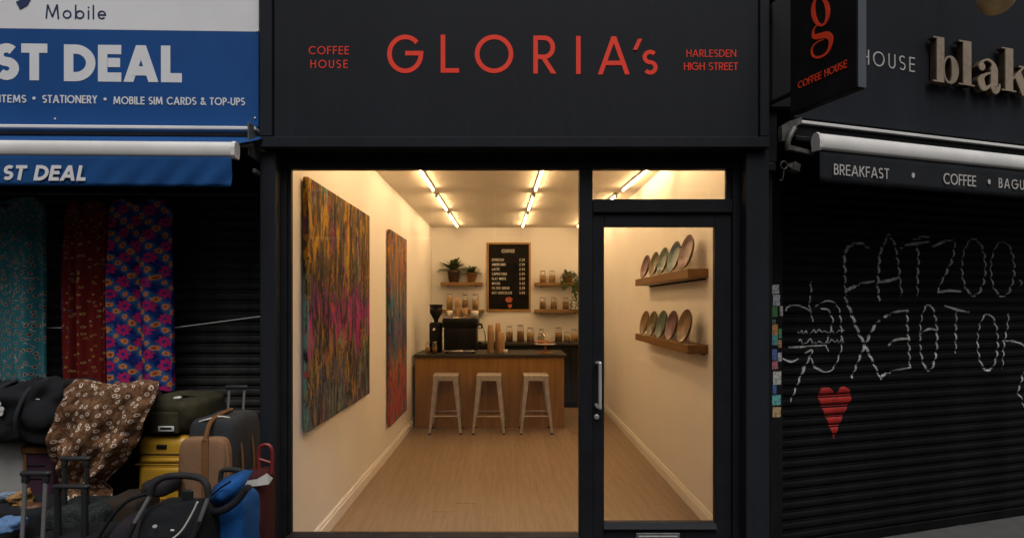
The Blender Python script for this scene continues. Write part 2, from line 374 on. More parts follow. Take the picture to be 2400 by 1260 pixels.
# ---------------------------------------------------------------- lettering (drawn stroke by stroke)
def glyph(ch, h):
    a = h/2; lo, hi = a, 1-a; S = []
    def p(pts, closed=False, hc=False): S.append((pts, closed, hc))
    def s_shape(x0, W, H, n=12):
        r = (H-h)/4; rx = W/2-a; c = x0+W/2
        return arc(c, H-a-r, rx, r, 38, 270, n)+arc(c, a+r, rx, r, 90, -142, n)[1:]
    W = .5
    if ch == 'A': W = .76+h*.5; p([(W/2, 1), (a*1.05, 0)], hc=True); p([(W/2, 1), (W-a*1.05, 0)], hc=True); p([(W*.24, .30), (W*.76, .30)])
    elif ch == 'B': W = .50+h*.4; m = .53; p([(a, hi), (W*.55, hi)]+arc(W*.55, (hi+m)/2, W*.38-a, (hi-m)/2, 90, -90)[1:]+[(a, m)]); p([(a, m), (W*.55, m)]+arc(W*.55, (lo+m)/2, W*.45-a, (m-lo)/2, 90, -90)[1:]+[(a, lo)]); p([(a, 0), (a, 1)])
    elif ch == 'C': W = .84; p(arc(.5, .5, .5-a, .5-a, 45, 315, 28))
    elif ch == 'D': W = .72+h*.3; x = W*.36; p([(a, lo), (a, hi), (x, hi)]+arc(x, .5, W-x-a, .5-a, 90, -90, 20)[1:], True)
    elif ch == 'E': W = .46+h*.5; p([(W, hi), (a, hi), (a, lo), (W, lo)]); p([(h, .52), (W*.95, .52)])
    elif ch == 'F': W = .44+h*.5; p([(W, hi), (a, hi), (a, 0)]); p([(h, .50), (W*.93, .50)])
    elif ch == 'G': W = .98; p(arc(.5, .5, .5-a, .5-a, 42, 360, 34)[:-1]+[(1-a, .46+a), (.5, .46+a)])
    elif ch == 'H': W = .62+h*.4; p([(a, 0), (a, 1)]); p([(W-a, 0), (W-a, 1)]); p([(h, .52), (W-h, .52)])
    elif ch == 'I': W = h; p([(a, 0), (a, 1)])
    elif ch == 'K': W = .58+h*.5; p([(a, 0), (a, 1)]); p([(W-a*1.3, 1), (h, .46)], hc=True); p([(h*1.6, .6), (W-a*1.2, 0)], hc=True)
    elif ch == 'L': W = .43+h*.4; p([(a, 1), (a, a), (W, a)])
    elif ch == 'M': W = .92+h*.3; p([(a, 0), (W*.12+a*.6, 1)], hc=True); p([(W*.12+a*.6, 1), (W/2, .12)], hc=True); p([(W*.88-a*.6, 1), (W/2, .12)], hc=True); p([(W*.88-a*.6, 1), (W-a, 0)], hc=True)
    elif ch == 'N': W = .72+h*.3; p([(a, 0), (a, 1)]); p([(W-a, 0), (W-a, 1)]); p([(a, 1), (W-a, 0)], hc=True)
    elif ch == 'O': W = 1.; p(arc(.5, .5, .5-a, .5-a, 0, 360, 40)[:-1], True)
    elif ch == 'P': W = .5+h*.3; m = .46; p([(a, 0), (a, hi), (W*.5, hi)]+arc(W*.5, (hi+m)/2, W*.5-a, (hi-m)/2, 90, -90)[1:]+[(h, m)])
    elif ch == 'R': W = .56+h*.3; m = .44; p([(a, 0), (a, hi), (W*.48, hi)]+arc(W*.48, (hi+m)/2, W*.48-a, (hi-m)/2, 90, -90)[1:]+[(h, m)]); p([(W*.42, m), (W-a, 0)], hc=True)
    elif ch == 'S': W = .52+h*.4; p(s_shape(0, W, 1))
    elif ch == 's': W = .44; p(s_shape(0, W, .66))
    elif ch == 'T': W = .50+h*.5; p([(0, hi), (W, hi)]); p([(W/2, 1-h), (W/2, 0)])
    elif ch == 'U': W = .58+h*.4; x = W/2-a; p([(a, 1), (a, a+x)]+arc(W/2, a+x, x, x, 180, 360)[1:]+[(W-a, 1)])
    elif ch == 'V': W = .7; p([(a, 1), (W/2, 0)], hc=True); p([(W-a, 1), (W/2, 0)], hc=True)
    elif ch == 'Y': W = .66; p([(a, 1), (W/2, .46)], hc=True); p([(W-a, 1), (W/2, .46)], hc=True); p([(W/2, .5), (W/2, 0)])
    elif ch == 'W': W = 1.0; p([(a, 1), (.28, 0)], hc=True); p([(.5, 1), (.28, 0)], hc=True); p([(.5, 1), (.72, 0)], hc=True); p([(1-a, 1), (.72, 0)], hc=True)
    elif ch == 'J': W = .36; p([(W-a, 1), (W-a, .25)]+arc(W/2, .25, W/2-a, .25-a, 0, -170)[1:])
    elif ch == '&': W = .72; p([(W, 0), (.22, .72)]+arc(.32, .8, .14, .2-a, 200, -20, 10)+[(.3, .5), (.1, .28)]+arc(.28, .24, .24-a, .24-a, 170, 330, 10)+[(.66, .42)])
    elif ch == '-': W = .32; p([(.02, .36), (.3, .36)])
    elif ch == '•': W = .16; p(arc(.08, .42, .045, .045, 0, 360, 12)[:-1], True)
    elif ch == '.': W = .12; p([(.03, .05), (.12, .05)])
    elif ch == "'": W = .15; p([(.14, 1), (.02, .74)], hc=True)
    elif ch == 'o': W = .62; p(arc(.31, .31, .31-a, .31-a, 0, 360, 26)[:-1], True)
    elif ch == 'b': W = .66; p([(a, 0), (a, 1)]); p(arc(.35, .31, .31-a, .31-a, 0, 360, 26)[:-1], True)
    elif ch == 'i': W = h; p([(a, 0), (a, .62)]); p([(a, .78), (a, .88)])
    elif ch == 'l': W = h; p([(a, 0), (a, 1)])
    elif ch == 'e': W = .6; p([(a*1.5, .31), (.6-a, .31)]+arc(.3, .31, .3-a, .31-a, 0, 318, 26)[1:])
    elif ch in '0123456789':
        W = .5
        if ch == '0': p(arc(.25, .5, .25-a, .5-a, 0, 360, 20)[:-1], True)
        elif ch == '2': p(arc(.25, .75, .25-a, .25-a, 160, -30, 10)+[(a, a), (.5, a)])
        elif ch == '3': p(arc(.25, .74, .2, .26-a, 150, -90, 10)+arc(.25, .26, .22, .26-a, 90, -150, 10)[1:])
        elif ch == '4': p([(.4, 0), (.4, 1), (a, .28), (.5, .28)])
        elif ch == '5': p([(.45, hi), (.1, hi), (.08, .55)]+arc(.23, .32, .24, .32-a, 120, -140, 12))
        else: p(arc(.25, .5, .25-a, .5-a, 0, 360, 20)[:-1], True)
    elif ch == ' ': W = .34
    return S, W
def text_run(parent, mp, u0, v0, u1, cap, text, h, mat, depth=.004, slant=0., name='letter', gap=None, joined=False, fit=None):
    """letters from u0 to u1 on baseline v0; the letter spacing is whatever fills the run; each letter its own mesh"""
    gl = [glyph(c, h) for c in text]; nat = sum(g[1] for g in gl)*cap
    kx = 1.
    if fit is not None: kx = (u1-u0-fit*cap*(len(text)-1))/nat; gl = [([([(x*kx, y) for x, y in p_], c_, h_) for p_, c_, h_ in S], W*kx) for S, W in gl]; nat *= kx
    if fit is None and gap is None and len(text) > 1 and (u1-u0-nat)/(len(text)-1) < .11*cap: kx = (u1-u0-.11*cap*(len(text)-1))/nat; gl = [([([(x*kx, y) for x, y in p_], c_, h_) for p_, c_, h_ in S], W*kx) for S, W in gl]; nat *= kx
    sp = (u1-u0-nat)/max(1, len(text)-1) if gap is None else gap*cap
    u = u0; allm = MB(); out = []
    for c, (S, W) in zip(text, gl):
        if S:
            mb = allm if joined else MB(); off = 0 if joined else u
            for i, (pts, cl, hc) in enumerate(S):
                q = [((u-off)+(x+slant*y)*cap, y*cap) for x, y in pts]
                if joined: q = [(x, y+v0) for x, y in q]
                mb.ribbon(q, h*cap*(1 if c != '•' else .09/h), mp if joined else (lambda a_, b_, d: Vector((a_, -d, b_))), -.0002, depth+i*.0004, cl, hc)
            if not joined:
                o = mb.build(name, mat, parent); o.location = mp(u, v0, 0); out.append(o)
        u += W*cap+sp
    if joined: out.append(allm.build(name, mat, parent))
    return out
def plane_map(y0): return lambda u, v, d: Vector((u, y0-d, v))

# ================================================================ THE GROUND
n = N('pavement_asphalt', .85); sp = n.vor(260)[0]
n.col(n.mix(n.step(n.noise(9, detail=6), .35, .7), n.mix(n.step(sp, .05, .18), (.12, .117, .114), (.05, .049, .048)), (.064, .062, .060)))
n.bump(n.ma('ADD', n.noise(180, detail=4), n.noise(12)), .5, .006)
struct(MB().grid(lambda u, v: Vector((-60+120*u, -60+120*v, -.02)), 12, 12, smooth=False).build('pavement', n.m))

# terrace added across the street, unseen behind the photographer: it shades the low sky and shows only in reflections
TY = -16.
ter = thing('added_terrace', 'unseen brick terrace added across the street to shade the low sky', 'building', (0, TY, 0))
n = N('london_brick', .85, spec=.2); bt_ = n.t.nodes.new('ShaderNodeTexBrick'); n.ln(n.map(1., n.vec(n.xyz()[0], n.xyz()[2], 0.)), bt_.inputs['Vector'])
for k_, v_ in (('Color1', (.20, .13, .085, 1)), ('Color2', (.15, .10, .07, 1)), ('Mortar', (.24, .22, .19, 1))): bt_.inputs[k_].default_value = v_
bt_.inputs['Scale'].default_value = 4.4; n.col(bt_.outputs[0])
MB().box(-34, 34, TY-6, TY, -.02, 8.6).build('wall', n.m, ter, True)
MB().box(-34.3, 34.3, TY-6.3, TY+.25, 8.601, 8.95, .05).build('parapet', M['white_panel'], ter, True)
wm = MB().box(-.55, .55, 0, .06, 0, 1.7, .02).mesh('window'); wm.materials.append(M['white_panel'])
wg = MB().box(-.46, .46, .06, .07, .09, 1.61).mesh('pane'); wg.materials.append(M['cab'])
for i in range(-10, 11):
    for zz in (3.9, 6.3):
        o = link('window', wm, ter); o.location = (i*3.1, .002, zz); p_ = link('pane', wg, o)
    MB().box(i*3.1-1.35, i*3.1+1.35, TY+.002, TY+.05, .1, 3.1, .02).build('shop_window', M['cab'], ter, True)

# ================================================================ COFFEE SHOP: room
XL, XR, YB, ZC = -1.35, 1.507, 6.6, 3.02
struct(MB().box(XL-.13, XR+.03, .09, YB+.15, -.016, -.006).build('interior_floor', M['cab']))
fl = bpy.data.objects['interior_floor']
n = N('oak_floorboard', .5); v = n.map((26, 1.6, 26)); f = n.noise(1, v, 6, .65, .5); g_ = n.noise(2.2, n.map((3, 1, 3)), 3)
rnd = n.t.nodes.new('ShaderNodeObjectInfo').outputs['Random']
cc = n.ramp(n.ma('ADD', n.ma('MULTIPLY', f, .65), n.ma('MULTIPLY', g_, .35)), [(.28, (.165, .112, .066)), (.5, (.25, .172, .105)), (.72, (.33, .235, .15))])
n.col(n.mix(1., cc, n.ramp(rnd, [(0, (.91, .90, .89)), (1, (1.0, 1.0, 1.0))]), 'MULTIPLY')); n.rgh(n.ma('ADD', .42, n.ma('MULTIPLY', g_, .2))); n.bump(f, .12, .002)
M['plank'] = n.m
pm = {}
yw = .178; row = 0; x = XL
while x < XR-.01:
    ww = min(yw, XR-x); y = .10-random.uniform(0, 1.2); row += 1
    while y < YB:
        L = random.choice((1.2, 1.5, 1.8)); a, b = max(y, .10), min(y+L, YB)
        if b-a > .02:
            key = (round(ww, 3), round(b-a, 2))
            if key not in pm:
                pm[key] = MB().box(.0004, key[0]-.0004, .0005, b-a-.0005, -.005, 0, .0007).mesh('floorboard'); pm[key].materials.append(M['plank'])
            o = link('floorboard', pm[key], fl); o.location = (x, a, random.uniform(-.0004, .0004))
        y += L
    x += yw
struct(MB().box(XL-.12, XL, .07, YB+.12, 0, ZC).build('interior_wall_left', M['wall']))
struct(MB().box(XR, XR+.028, .07, YB+.12, 0, ZC).build('interior_wall_right', M['wall']))
struct(MB().box(XL, XR, YB, YB+.12, 0, ZC).build('interior_wall_back', M['wall']))
struct(MB().box(XL-.12, XR+.028, .07, YB+.12, ZC, ZC+.12).build('interior_ceiling', M['ceil']))
def skirting(name, x0, x1, y0, y1, wall_):
    o = MB()
    if abs(x1-x0) < .1:
        s = 1 if x0 < 0 else -1; xw = x0
        prof = [(0, 0), (.018, 0), (.018, .085), (.012, .092), (.012, .108), (.006, .118), (0, .118)]
        V = [(xw+s*(p+.0005), y, z+.001) for y in (y0, y1) for p, z in prof]; k = len(prof)
        o.add(V, [(i, i+1, k+i+1, k+i) for i in range(k-1)]+[tuple(range(k)), tuple(range(k, 2*k))[::-1]])
    else: o.box(x0, x1, y0, y1, .001, .115, .006)
    o.build('skirting_board', M['skirt'], bpy.data.objects[wall_])
skirting('s', XL, XL, .1, YB-.002, 'interior_wall_left'); skirting('s', XR, XR, .1, YB-.002, 'interior_wall_right')

# ================================================================ COFFEE SHOP: front
shop = thing('coffee_shop_front', 'dark anthracite coffee shop front with big red lettered fascia and wide window', 'shop front', (0, 0, 0))
FY = -.12
xa, xb = X(609, FY), X(1803, FY); zb = Z(346, FY); zt = 3.95
fas = MB().box(X(641, FY), X(1779, FY), FY+.012, .06, Z(321, FY)+.003, zt).build('fascia_panel', M['anthracite'], shop)
MB().box(xa, X(637.5, FY), FY-.004, .06, Z(321, FY)+.004, zt, .003).build('fascia_border', M['anthracite'], shop)
MB().box(X(1781, FY), xb, FY-.004, .06, Z(321, FY)+.004, zt, .003).build('fascia_border', M['anthracite'], shop)
MB().box(xa, xb, FY-.008, .06, zb, Z(321, FY), .004).build('fascia_bottom_rail', M['anthracite'], shop)
MB().box(X(638, FY), X(640.8, FY), FY+.045, .05, Z(321, FY)+.004, zt).build('shadow_gap', M['black'], shop)
# room-side bulkhead and the recessed head behind the fascia
MB().box(XL-.12, XR+.028, .061, .069, 2.50, 3.14).build('bulkhead', M['wall'], shop)
PY = -.085
for x0, x1 in ((609, 645), (1749, 1803)):
    MB().box(X(x0, PY), X(x1, PY), PY, .10, -.018, zb-.012, .004).build('pilaster', M['anthracite'], shop)
    MB().box(X(x0, PY)+.004, X(x1, PY)-.004, PY-.012, .02, -.0185, .16, .005).build('plinth_block', M['anthracite'], shop)
FA = 0.0
MB().box(X(1803, PY)-.03, 1.538, .0, .0695, -.018, 3.14, .002).build('side_return', M['black'], shop)
MB().box(XR+.029, 1.55, .07, 1.2, -.018, 3.14).build('side_return', M['black'], shop)
def fbox(px0, px1, py0, py1, y0, y1, name, mat=None, b=.004, par=None, z0=None, z1=None):
    return MB().box(X(px0, y0), X(px1, y0), y0, y1, Z(py1, y0) if z0 is None else z0, Z(py0, y0) if z1 is None else z1, b).build(name, mat or M['frame'], par or shop)
xg = lambda p: (p-CX)/400.
head0, head1 = Z(395, 0), zb+.03
MB().box(X(645, 0)-.02, X(1749, 0)+.03, .0, .060, head0, head1, .003).build('head_rail', M['frame'], shop)
MB().box(X(645, 0)-.02, xg(671), .0, .060, .30, head0-.001, .003).build('jamb', M['frame'], shop)
MB().box(xg(671)+.001, xg(679), .022, .052, .331, head0-.002, .002).build('glazing_bead', M['frame'], shop)
MB().box(xg(1358), xg(1389), -.004, .064, -.018, head0-.001, .004).build('mullion', M['frame'], shop)
MB().box(xg(1718), X(1749, 0)+.03, .0, .060, -.018, head0-.001, .003).build('jamb', M['frame'], shop)
MB().box(xg(1706), xg(1718)-.001, .024, .052, Z(466, 0), head0-.002, .002).build('glazing_bead', M['frame'], shop)
MB().box(xg(1389)+.001, xg(1718)-.001, .002, .0615, Z(493, 0)-.012, Z(466, 0), .004).build('transom_bar', M['frame'], shop)
MB().box(xg(671)+.001, xg(1358)-.001, -.030, .062, Z(1268, 0), Z(1253, 0), .006).build('window_sill', M['frame'], shop)
MB().box(xg(671)+.001, xg(1358)-.001, .010, .060, -.018, Z(1268, 0)-.001).build('stall_riser', M['anthracite'], shop)
MB().box(xg(679)-.006, xg(1358)-.0005, .034, .040, Z(1253, 0)+.0005, head0-.0005).build('window_pane', M['glass'], shop)
MB().box(xg(1389)+.0005, xg(1718)-.002, .034, .040, Z(466, 0)+.0005, head0-.0005).build('fanlight_pane', M['glass'], shop)
MB().box(xg(1389), xg(1718), -.02, .09, -.019, -.001, .004).build('threshold', M['steel'], shop)
# door leaf
dy0, dy1 = .020, .062
dl, dr, dt = xg(1389)+.0015, xg(1718)-.0015, Z(493, 0)-.0135
gl_, gr_, gt_, gb_ = X(1416, dy0), X(1676, dy0), Z(531, dy0), Z(1224, dy0)
dm = MB().box(dl, gl_, dy0, dy1, .004, dt, .003).box(gr_, dr, dy0, dy1, .004, dt, .003).box(gl_+.0005, gr_-.0005, dy0+.0006, dy1, gt_, dt, .002).box(gl_+.0005, gr_-.0005, dy0+.0006, dy1, .004, gb_, .002)
door = dm.build('door', M['frame'], shop)
MB().box(gl_+.0005, gr_-.0005, .040, .046, gb_+.0005, gt_-.0005).build('door_pane', M['glass'], door)
bd = MB(); zz = gb_
bd.add([(gl_-.004, dy0-.022, zz-.03), (gr_+.006, dy0-.022, zz-.03), (gr_+.004, dy0-.002, zz-.002), (gl_-.002, dy0-.002, zz-.002), (gl_-.004, dy0-.0005, zz-.034), (gr_+.006, dy0-.0005, zz-.034)],
       [(0,1,2,3), (0,4,5,1), (0,3,4), (1,5,2), (3,2,5,4)])
bd.build('weather_bar', M['anthracite'], door)
hx = X(1405, -.03); hz0, hz1 = Z(956, -.03), Z(848, -.03)
hp = [(hx-.012, dy0-.001, hz0+.012), (hx-.010, -.025, hz0+.006), (hx, -.045, hz0+.006), (hx, -.05, hz0+.022), (hx, -.05, hz1-.022), (hx, -.045, hz1-.006), (hx-.010, -.025, hz1-.006), (hx-.012, dy0-.001, hz1-.012)]
MB().tube(smooth_pts(hp, 5), .0095, 12).build('pull_handle', M['steel'], door)
lk = MB(); Mx = Matrix.Rotation(PI/2, 3, 'X'); lc = (X(1398, dy0), dy0-.0005, Z(976, dy0))
lk.lathe([(.0, 0), (.016, 0), (.016, .006), (.012, .009), (.0, .009)], 18, lc, Mx)
lk.box(lc[0]-.002, lc[0]+.002, lc[1]-.0105, lc[1]-.009, lc[2]-.006, lc[2]+.006); lk.build('lock_cylinder', M['steel'], door)
lp = MB(); lx0, lx1, lz1 = X(1490, dy0), X(1593, dy0), Z(1247, dy0)
lp.box(lx0, lx1, dy0-.008, dy0-.0005, lz1-.085, lz1, .003); lp.box(lx0+.012, lx1-.012, dy0-.014, dy0-.008, lz1-.07, lz1-.014, .003)
lp.build('letter_plate', M['dull_steel'], door)
# fascia lettering
mp = plane_map(FY+.0118); fz = lambda py: Z(py, FY+.012); fx = lambda px: X(px, FY+.012)
big = [('G', 908, 990, 82, 172), ('L', 1033, 1076, 82, 171), ('O', 1113, 1203, 82, 172), ('R', 1250, 1303, 84, 173), ('I', 1349, 1362, 85, 174), ('A', 1401, 1476, 86, 175), ("'", 1486, 1502, 0, 0), ('s', 1506, 1541, 0, 0)]
for ch, p0, p1, t_, b_ in big:
    if ch == "'": t_, b_ = 92, 175
    if ch == 's': t_, b_ = 86.5, 176
    cap = fz(t_)-fz(b_); S, W = glyph(ch, .118); mb = MB(); kx = (fx(p1)-fx(p0))/(W*cap)
    if ch == "'": mb.ribbon([(fx(1500)-fx(p0), fz(92)-fz(175)), (fx(1488)-fx(p0), fz(118)-fz(175))], .022, lambda a_, b__, d: Vector((a_, -d, b__)), -.0002, .004, hcut=True)
    else:
        for i, (pts, cl, hc) in enumerate(S): mb.ribbon([(x_*cap*kx, y_*cap) for x_, y_ in pts], (.105 if ch == 's' else .118)*cap, lambda a_, b__, d: Vector((a_, -d, b__)), -.0002, .0016+i*.0003, cl, hc)
    o = mb.build('letter', M['coral'], fas); o.location = mp(fx(p0), fz(b_), 0)
for t_, p0, p1, a_, b_ in (('COFFEE', 724, 818, 109, 128), ('HOUSE', 728, 815, 141, 160), ('HARLESDEN', 1609, 1725, 117, 134), ('HIGH STREET', 1603, 1729, 147, 165)):
    text_run(fas, mp, fx(p0), fz(b_), fx(p1), fz(a_)-fz(b_), t_, .115, M['coral'], .0015)

# party pier to the right of the fascia
pier = thing('party_pier', 'narrow black pier between coffee shop fascia and right hand shop', 'pier', (1.56, -.04, 2.55))
MB().box(xb+.004, 1.70, -.045, .30, 2.80, 3.95, .004).build('pier_face', M['black'], pier, True)
MB().box(xb+.004, 1.545, -.045, .30, 2.50, 2.799, .004).build('pier_foot', M['black'], pier, True)
MB().box(xb+.03, 1.66, -.075, -.046, 2.80, 3.95, .01).build('pier_moulding', M['frame'], pier, True)
MB().box(xb+.012, 1.54, -.055, .30, 2.44, 2.499, .012).build('corbel', M['black'], pier, True)

# projecting sign
psg = thing('projecting_sign', 'black hanging sign with red letter g jutting out beside the fascia', 'sign', (SF.ox, SF.oy, 2.70), SF.a)
sl = SF.x(2009, 0); zs = 2.70
MB().box(0, sl, 0, .055, 0, .86, .003).build('sign_box', M['black'], psg)
MB().box(sl+.0006, sl+.005, .002, .053, .002, .858, .001).build('skylit_edge', paint('skylit_blue_grey', (.075, .085, .105), .35, var=.06), psg)  # street-facing edge: skylight painted in as a paler blue-grey strip
for zz in (.12, .70): MB().beam((-.28, .027, zz), (0.001, .027, zz), .03, .012, .03, .012, (0, 0, 1)).build('bracket_arm', M['black'], psg)
gm = MB(); smp = lambda u, v, d: Vector((u, -d, v-zs))
def SP(zx, zy): return SF.loc(1780+zx/2.6806, zy/2.6806, 0)
def vst(pts, wds, closed=False, dep=.003): gm.ribbon([SP(*p) for p in pts], [q/2.6806/465. for q in wds], smp, -.0002, dep, closed)
ub = [(385+46*math.cos(t)-.06*78*math.sin(t), 72-88*math.sin(t)+ -.0*math.cos(t)) for t in [2*PI*i/36 for i in range(36)]]
vst(ub, [13+17*abs(math.cos(2*PI*i/36))**1.5 for i in range(36)], True)
lk_ = smooth_pts([(366, 158), (346, 182), (338, 212), (346, 232), (380, 228), (420, 220), (446, 236), (450, 272), (436, 318), (408, 348), (368, 362), (338, 352), (330, 322), (342, 288), (372, 262), (404, 250)], 5)
wl = [(0, 7), (.08, 12), (.16, 18), (.24, 34), (.34, 40), (.42, 32), (.5, 24), (.6, 16), (.7, 12), (.8, 13), (.9, 9), (1, 6)]
def lerp_tab(tb, t):
    for (a, p_), (b, q_) in zip(tb, tb[1:]):
        if t <= b: return p_+(q_-p_)*(t-a)/(b-a)
    return tb[-1][1]
vst(lk_, [lerp_tab(wl, i/(len(lk_)-1)) for i in range(len(lk_))], dep=.0036)
vst(smooth_pts([(412, 0), (428, -22), (452, -30)], 5), [8]*8+[16]*3, dep=.0042)
gm.build('emblem_letter', M['signred'], psg)
(u0, v0), (u1, _), (_, vt) = SF.loc(1871, 209, 0), SF.loc(1985, 166, 0), SF.loc(1872.5, 192, 0)
text_run(psg, smp, u0, v0, u1, vt-v0, 'COFFEE HOUSE', .13, M['signred'], .003)

# ================================================================ LEFT SHOP
lsh = thing('stationery_shop_front', 'blue and white lettered shop front with awning above roller shutter', 'shop front', (LF.ox, LF.oy, 0), LF.a)
LX0 = -2.6; sy = -.03
lx = lambda px, yl: LF.x(px, yl); lz = lambda py, yl, px=300: LF.loc(px, py, yl)[1]
xr_ = lx(606.5, sy); zmid = LF.loc(300, 72, sy)[1]; zlow = LF.loc(300, 294, sy)[1]
wp = MB().box(LX0, xr_, sy, .30, zmid+.002, 3.95, .002).build('white_fascia', M['white_panel'], lsh)
bp = MB().box(LX0, xr_, sy-.002, .30, zlow, zmid, .002).build('blue_fascia', M['blue_panel'], lsh)
for px, py in ((130, 279), (598, 277), (604, 74)):
    u, v = LF.loc(px, py, sy); MB().lathe([(.0, .004), (.005, .004), (.006, 0)], 10, (u, sy-.003, v), Mx).build('screw', M['steel'], lsh)
bmp_, wmp_ = plane_map(sy-.0022), plane_map(sy-.0002)
def Lrun(par, mpf, yl, t, p0, p1, a_, b_, h, mat, **k):
    (u0, v0), (u1, _), (_, vt) = LF.loc(p0, b_, yl), LF.loc(p1, b_, yl), LF.loc(p0, a_, yl)
    return text_run(par, mpf, u0, v0, u1, vt-v0, t, h, mat, **k)
Lrun(wp, wmp_, sy, 'Mobile', 107, 249, 11, 44, .105, M['navy'], depth=.0015)
o = MB().ribbon([LF.loc(72, -20, sy), LF.loc(58, 6, sy), LF.loc(43, 14, sy)], .045, wmp_, -.0002, .004).build('letter', M['navy'], wp)
Lrun(bp, bmp_, sy, 'DEAL', 150, 427, 105, 191, .25, M['white_letter'], fit=.05, depth=.0015)
Lrun(bp, bmp_, sy, 'ST', -14, 112, 102, 188, .25, M['white_letter'], fit=.05, depth=.0015)
Lrun(bp, bmp_, sy, 'ITEMS', 0, 63, 223, 241, .15, M['white_letter'], depth=.003)
Lrun(bp, bmp_, sy, 'STATIONERY', 101, 229, 223.5, 242, .15, M['white_letter'], depth=.003)
Lrun(bp, bmp_, sy, 'MOBILE SIM CARDS & TOP-UPS', 267, 575, 227, 245, .15, M['white_letter'], depth=.003)
for px, py in ((81, 231), (247.5, 233)):
    u, v = LF.loc(px, py, sy); MB().prism(arc(u, v, .0085, .0085, 0, 360, 14)[:-1], bmp_, -.0002, .003).build('letter_dot', M['white_letter'], bp)
ry = -.09
zr0, zr1 = LF.loc(300, 303, ry)[1], LF.loc(300, 293, ry)[1]
MB().box(LX0, lx(598, ry), ry, .2, zr0, zr1, .006).build('awning_rail', M['white_metal'], lsh)
MB().box(LX0, xr_, .10, .55, 2.36, zlow-.001).build('shutter_housing', M['black'], lsh)
# awning: fabric, front bar, valance
by = -.34
zb0, zb1 = LF.loc(300, 369, by)[1], LF.loc(300, 331, by)[1]; bx1 = lx(556, by)
bar = MB(); prof = [(-.02, zb0), (-.028, zb0+.012), (-.030, zb0+.05), (-.024, zb1-.014), (-.012, zb1-.003), (.004, zb1), (.022, zb1-.008), (.03, zb1-.03), (.028, zb0+.02), (.02, zb0)]
k = len(prof); V = [(xx, by+p, z) for xx in (LX0, bx1-.02) for p, z in prof]
bar.add(V, [(i, (i+1) % k, k+(i+1) % k, k+i) for i in range(k)], True); bar.build('awning_bar', M['white_metal'], lsh)
bar = MB(); V = [(xx, by+p*1.12, (z-(zb0+zb1)/2)*1.08+(zb0+zb1)/2) for xx in (bx1-.02, bx1) for p, z in prof]
bar.add(V, [(i, (i+1) % k, k+(i+1) % k, k+i) for i in range(k)]+[tuple(range(k)), tuple(range(k, 2*k))[::-1]]); bar.build('bar_end_cap', M['white_metal'], lsh)
zfb = LF.loc(300, 317, -.03)[1]
def fab(u, v):
    x_ = LX0+(bx1-.025-LX0)*u; y_ = -.03+(by+.02+.03)*v; z_ = zfb+(zb1-.005-zfb)*v-.012*math.sin(PI*v)*(.6+.4*math.sin(5*u))
    return Vector((x_+(.08*(1-v) if u > .98 else 0), y_, z_))
MB().grid(fab, 60, 6).build('awning_fabric', M['blue_canvas'], lsh)
zv = LF.loc(300, 440, by)[1]; vx1 = lx(547, by)
def val(u, v):
    x_ = LX0+(vx1-LX0)*u; amp = .012*v*max(0., (u-.55)/.45)
    return Vector((x_, by-.018+amp*math.sin(x_*42+v*5)+.004*v*math.sin(x_*13), zb0+.004+(zv-zb0)*v))
va = MB().grid(val, 150, 8).build('awning_valance', M['blue_canvas'], lsh)
md = va.modifiers.new('thickness', 'SOLIDIFY'); md.thickness = .003
Lrun(va, plane_map(by-.026), by-.026, 'DEAL', 78, 200, 387, 423, .22, M['white_letter'], slant=.2, depth=.002, fit=.06)
Lrun(va, plane_map(by-.026), by-.026, 'ST', 4, 58, 387, 422, .22, M['white_letter'], slant=.2, depth=.002, fit=.06)
# end bracket and arm
bk = MB(); e0 = lx(590, -.1); bk.box(e0, xr_-.002, -.16, .1, zr0-.16, zr1+.004, .01); bk.build('cassette_end', M['grime_metal'], lsh)
bk = MB(); bk.tube([(e0+.02, -.15, zr0-.1), (e0-.03, -.22, zr0-.12), (bx1-.06, by+.03, zb0+.03)], .014, 8); bk.build('folding_arm', M['grime_metal'], lsh)
bk = MB(); bk.box(bx1+.004, xr_-.004, -.12, .0, zb0-.028, zb0+.0, .006); bk.build('support_bracket', M['grime_metal'], lsh)
# roller shutter
SH = .36
def slat_mesh(name, x0, x1, pitch, dep, mat):
    prof = [(0, -.004), (.06, .35), (.14, .75), (.28, 1.), (.45, 1.), (.60, .8), (.72, .35), (.77, .0), (.80, .30), (.86, .42), (.93, .30), (.96, -.1), (1.0, -.1)]
    m = MB(); V = [(xx, -dep*p, pitch*s) for xx in (x0, x1) for s, p in prof]; k = len(prof)
    m.add(V, [(i, i+1, k+i+1, k+i) for i in range(k-1)], False)
    me = m.mesh(name); me.materials.append(mat); return me, prof
me, _ = slat_mesh('slat', LX0, xr_-.03, .068, .013, M['shutter_old'])
lsr = MB().box(LX0, xr_-.02, SH+.004, SH+.03, -.018, 2.5).build('shutter_backing', M['black'], lsh)
i = 0; z_ = 0.
while z_ < 2.36:
    o = link('slat', me, lsh); o.location = (0, SH, z_); z_ += .068
MB().box(xr_-.04, xr_, SH-.06, .5, -.018, 2.5, .004).build('guide_channel', M['black'], lsh)

# ================================================================ RIGHT SHOP
rsh = thing('cafe_shop_front', 'black angled cafe front with bronze letters above graffitied roller shutter', 'shop front', (RF.ox, RF.oy, 0), RF.a)
fy = -.30; RX1 = 3.6
rx = lambda px, yl: RF.x(px, yl)
zf0 = RF.loc(2100, 303, fy)[1]
rf = MB().box(-.22, RX1, fy, .30, zf0, 3.95, .003).build('fascia', M['anthracite'], rsh)
rmp = plane_map(fy-.0002)
(u0, v0), (u1, _), (_, vt) = RF.loc(2018, 150, fy), RF.loc(2143, 165, fy), RF.loc(2018, 115, fy)
text_run(rf, rmp, u0, v0, u1, vt-v0, 'HOUSE', .085, M['grey_letter'], .004)
